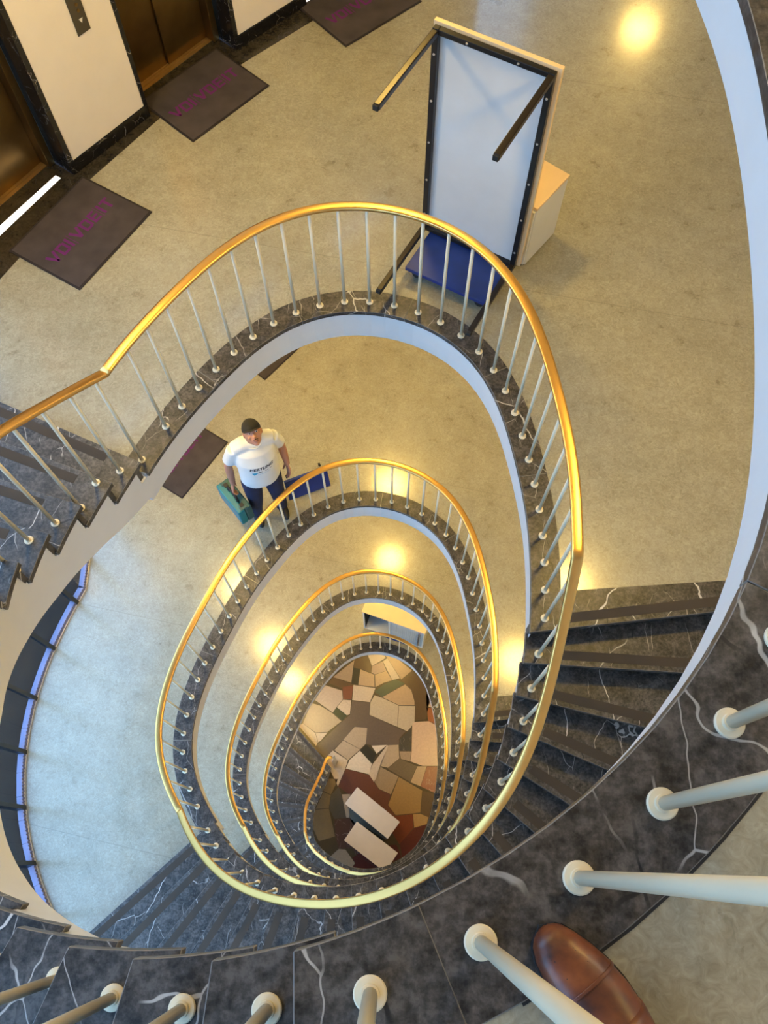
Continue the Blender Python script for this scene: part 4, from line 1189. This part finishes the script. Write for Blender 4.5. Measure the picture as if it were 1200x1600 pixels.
for s_ in (-1, 1):
    e_ = HC+HR @ V((s_*.030, -.086, .008))
    mb = MB(); mb.ellips(e_, (.0125, .0075, .0065), 12, R=HR); ey = mb.build('eye', M['eye'], man, smooth=True)
    mb = MB(); mb.ellips(e_+HR @ V((0, -.0058, 0)), (.0052, .0035, .0055), 10, R=HR); mb.build('iris', M['dark'], ey, smooth=True)
    mb = MB(); mb.tube([HC+HR @ V((s_*.014, -.096, .028)), HC+HR @ V((s_*.032, -.094, .034)), HC+HR @ V((s_*.050, -.080, .027))], [.003, .0045, .0025], 8); mb.build('eyebrow', M['hair'], man, smooth=True)
mb = MB(); mb.tube([HC+HR @ V((-.022, -.0995, -.067)), HC+HR @ V((0, -.1025, -.066)), HC+HR @ V((.022, -.0995, -.067))], [.0016, .0028, .0016], 8); mb.build('mouth', plain('lip', (0.22, 0.07, 0.06), 0.5), man, smooth=True)
mb = MB(); mb.tube([HC+HR @ V((-.024, -.097, -.052)), HC+HR @ V((0, -.104, -.050)), HC+HR @ V((.024, -.097, -.052))], [.002, .0038, .002], 8); mb.build('moustache', M['hair'], man, smooth=True)
mb = MB(); ring = [V((-.003, -.03, .985))+V((.162*math.cos(2*PI*k/24), .122*math.sin(2*PI*k/24), 0)) for k in range(25)]
mb.tube(ring, .012, 8, cap=False); mb.build('belt', M['dark'], man, smooth=True)
# print on the chest: laid on the shirt surface by ray casting
dg = bpy.context.evaluated_depsgraph_get(); dg.update()
sh_e = sh.evaluated_get(dg); bvh = BVHTree.FromObject(sh, dg)
def on_shirt(x, z):
    h = bvh.ray_cast(V((x, -1, z)), V((0, 1, 0)))
    return h[0].y if h and h[0] is not None else -.12
def press(o):
    for v in o.data.vertices:
        x, y, z = v.co; v.co = (x, on_shirt(x, z)-0.0022-max(0, y)*0.0, z)
    o.data.update()
def print_text(body_, size, x, z, mat, shear=0.0, sx=1.0, bold=0.0):
    R_ = Matrix.Translation((x, 0, z)) @ Matrix.Rotation(PI/2, 4, 'X')
    o = text_mesh('print', body_, size, mat, sh, R_, shear, sx, 0.0, 1.0, bold); press(o); return o
print_text('HERTLING', 0.046, .018, 1.288, M['print_navy'], 0.25, 1.0, 0.0012)
mb = MB(); mb.add([(-.078, 0, 1.244), (-.020, 0, 1.250), (-.026, 0, 1.240), (-.062, 0, 1.216)], [(0, 3, 2, 1)]); press(mb.build('print', M['print_blue'], sh))
for x0, x1, zz, hh, m_ in ((-.016, .016, 1.243, .012, 'print_navy'), (.040, .072, 1.244, .006, 'print_navy'), (.088, .110, 1.245, .006, 'print_navy'), (-.030, .090, 1.222, .003, 'print_blue')):
    mb = MB(); k_ = 8
    for i in range(k_):
        a, b = x0+(x1-x0)*i/k_, x0+(x1-x0)*(i+0.8)/k_; mb.add([(a, 0, zz), (b, 0, zz), (b, 0, zz+hh), (a, 0, zz+hh)], [(0, 1, 2, 3)])
    press(mb.build('print', M[m_], sh))

# ------------------------------------------------------------------ teal toolbox hanging from his right hand
Mt = Matrix.Translation((MO.x, MO.y, Z[2])) @ Matrix.Rotation(MR, 4, 'Z')
tb = empty('toolbox'); tag(tb, 'teal power-tool case carried in the right hand of the man', 'toolbox')
Mb = Mt @ Matrix.Translation((GRIP.x-.005, GRIP.y, 0.415)) @ Matrix.Rotation(math.radians(16), 4, 'Z') @ Matrix.Translation((0.01, 0.012, 0))
mb = MB(); mb.box(-.075, .000, -.188, .188, 0, .27, M=Mb); mb.build('shell', M['teal'], tb, bevel=0.014, seg=3)
mb = MB(); mb.box(.0015, .070, -.188, .188, 0, .27, M=Mb); ld = mb.build('lid', M['teal_d'], tb, bevel=0.014, seg=3)
for y in (-.13, .13):
    mb = MB(); mb.box(-.018, .020, y-.022, y+.022, .2695, .281, M=Mb); mb.build('latch', M['dark'], tb, bevel=0.003)
mb = MB(); mb.box(-.035, .034, -.178, -.138, .2705, .277, M=Mb); mb.box(-.035, .034, .138, .178, .2705, .277, M=Mb); mb.build('corner_pad', M['teal_d'], ld, bevel=0.003)
mb = MB(); mb.tube([(-.002, -.072, .265), (-.002, -.070, .335), (-.002, -.055, .360), (-.002, .055, .360), (-.002, .070, .335), (-.002, .072, .265)], .0125, 12, M=Mb); mb.build('handle', M['dark'], tb, smooth=True)

# ------------------------------------------------------------------ blue dolly tipped on its edge beside him
E0, E1 = V((-.962, 3.427)), V((-.545, 3.594)); LE = (E1-E0).length
ang = math.atan2((E1-E0).y, (E1-E0).x)
Md = Matrix.Translation((E0.x, E0.y, Z[2]+0.002)) @ Matrix.Rotation(ang, 4, 'Z') @ Matrix.Rotation(math.radians(-14), 4, 'X')
dl_ = empty('tipped_dolly'); tag(dl_, 'blue dolly tipped on its long edge behind the brass rail, right of the man', 'dolly')
mb = MB(); mb.box(0, LE, 0.002, .030, .006, .30, M=Md); mb.build('board', M['blue'], dl_, bevel=0.003)
for x in (.05, LE-.05):
    for z in (.06, .255):
        mb = MB(); mb.box(x-.018, x+.018, .031, .075, z-.016, z+.016, M=Md); fk = mb.build('caster', M['steel'], dl_, bevel=0.002)
        mb = MB(); mb.lathe([(0.026, -0.010), (0.030, -0.006), (0.030, 0.006), (0.026, 0.010)], 18, M=Md @ Matrix.Translation((x, .094, z)) @ Matrix.Rotation(PI/2, 4, 'Y')); mb.build('wheel', M['rubber'], fk)
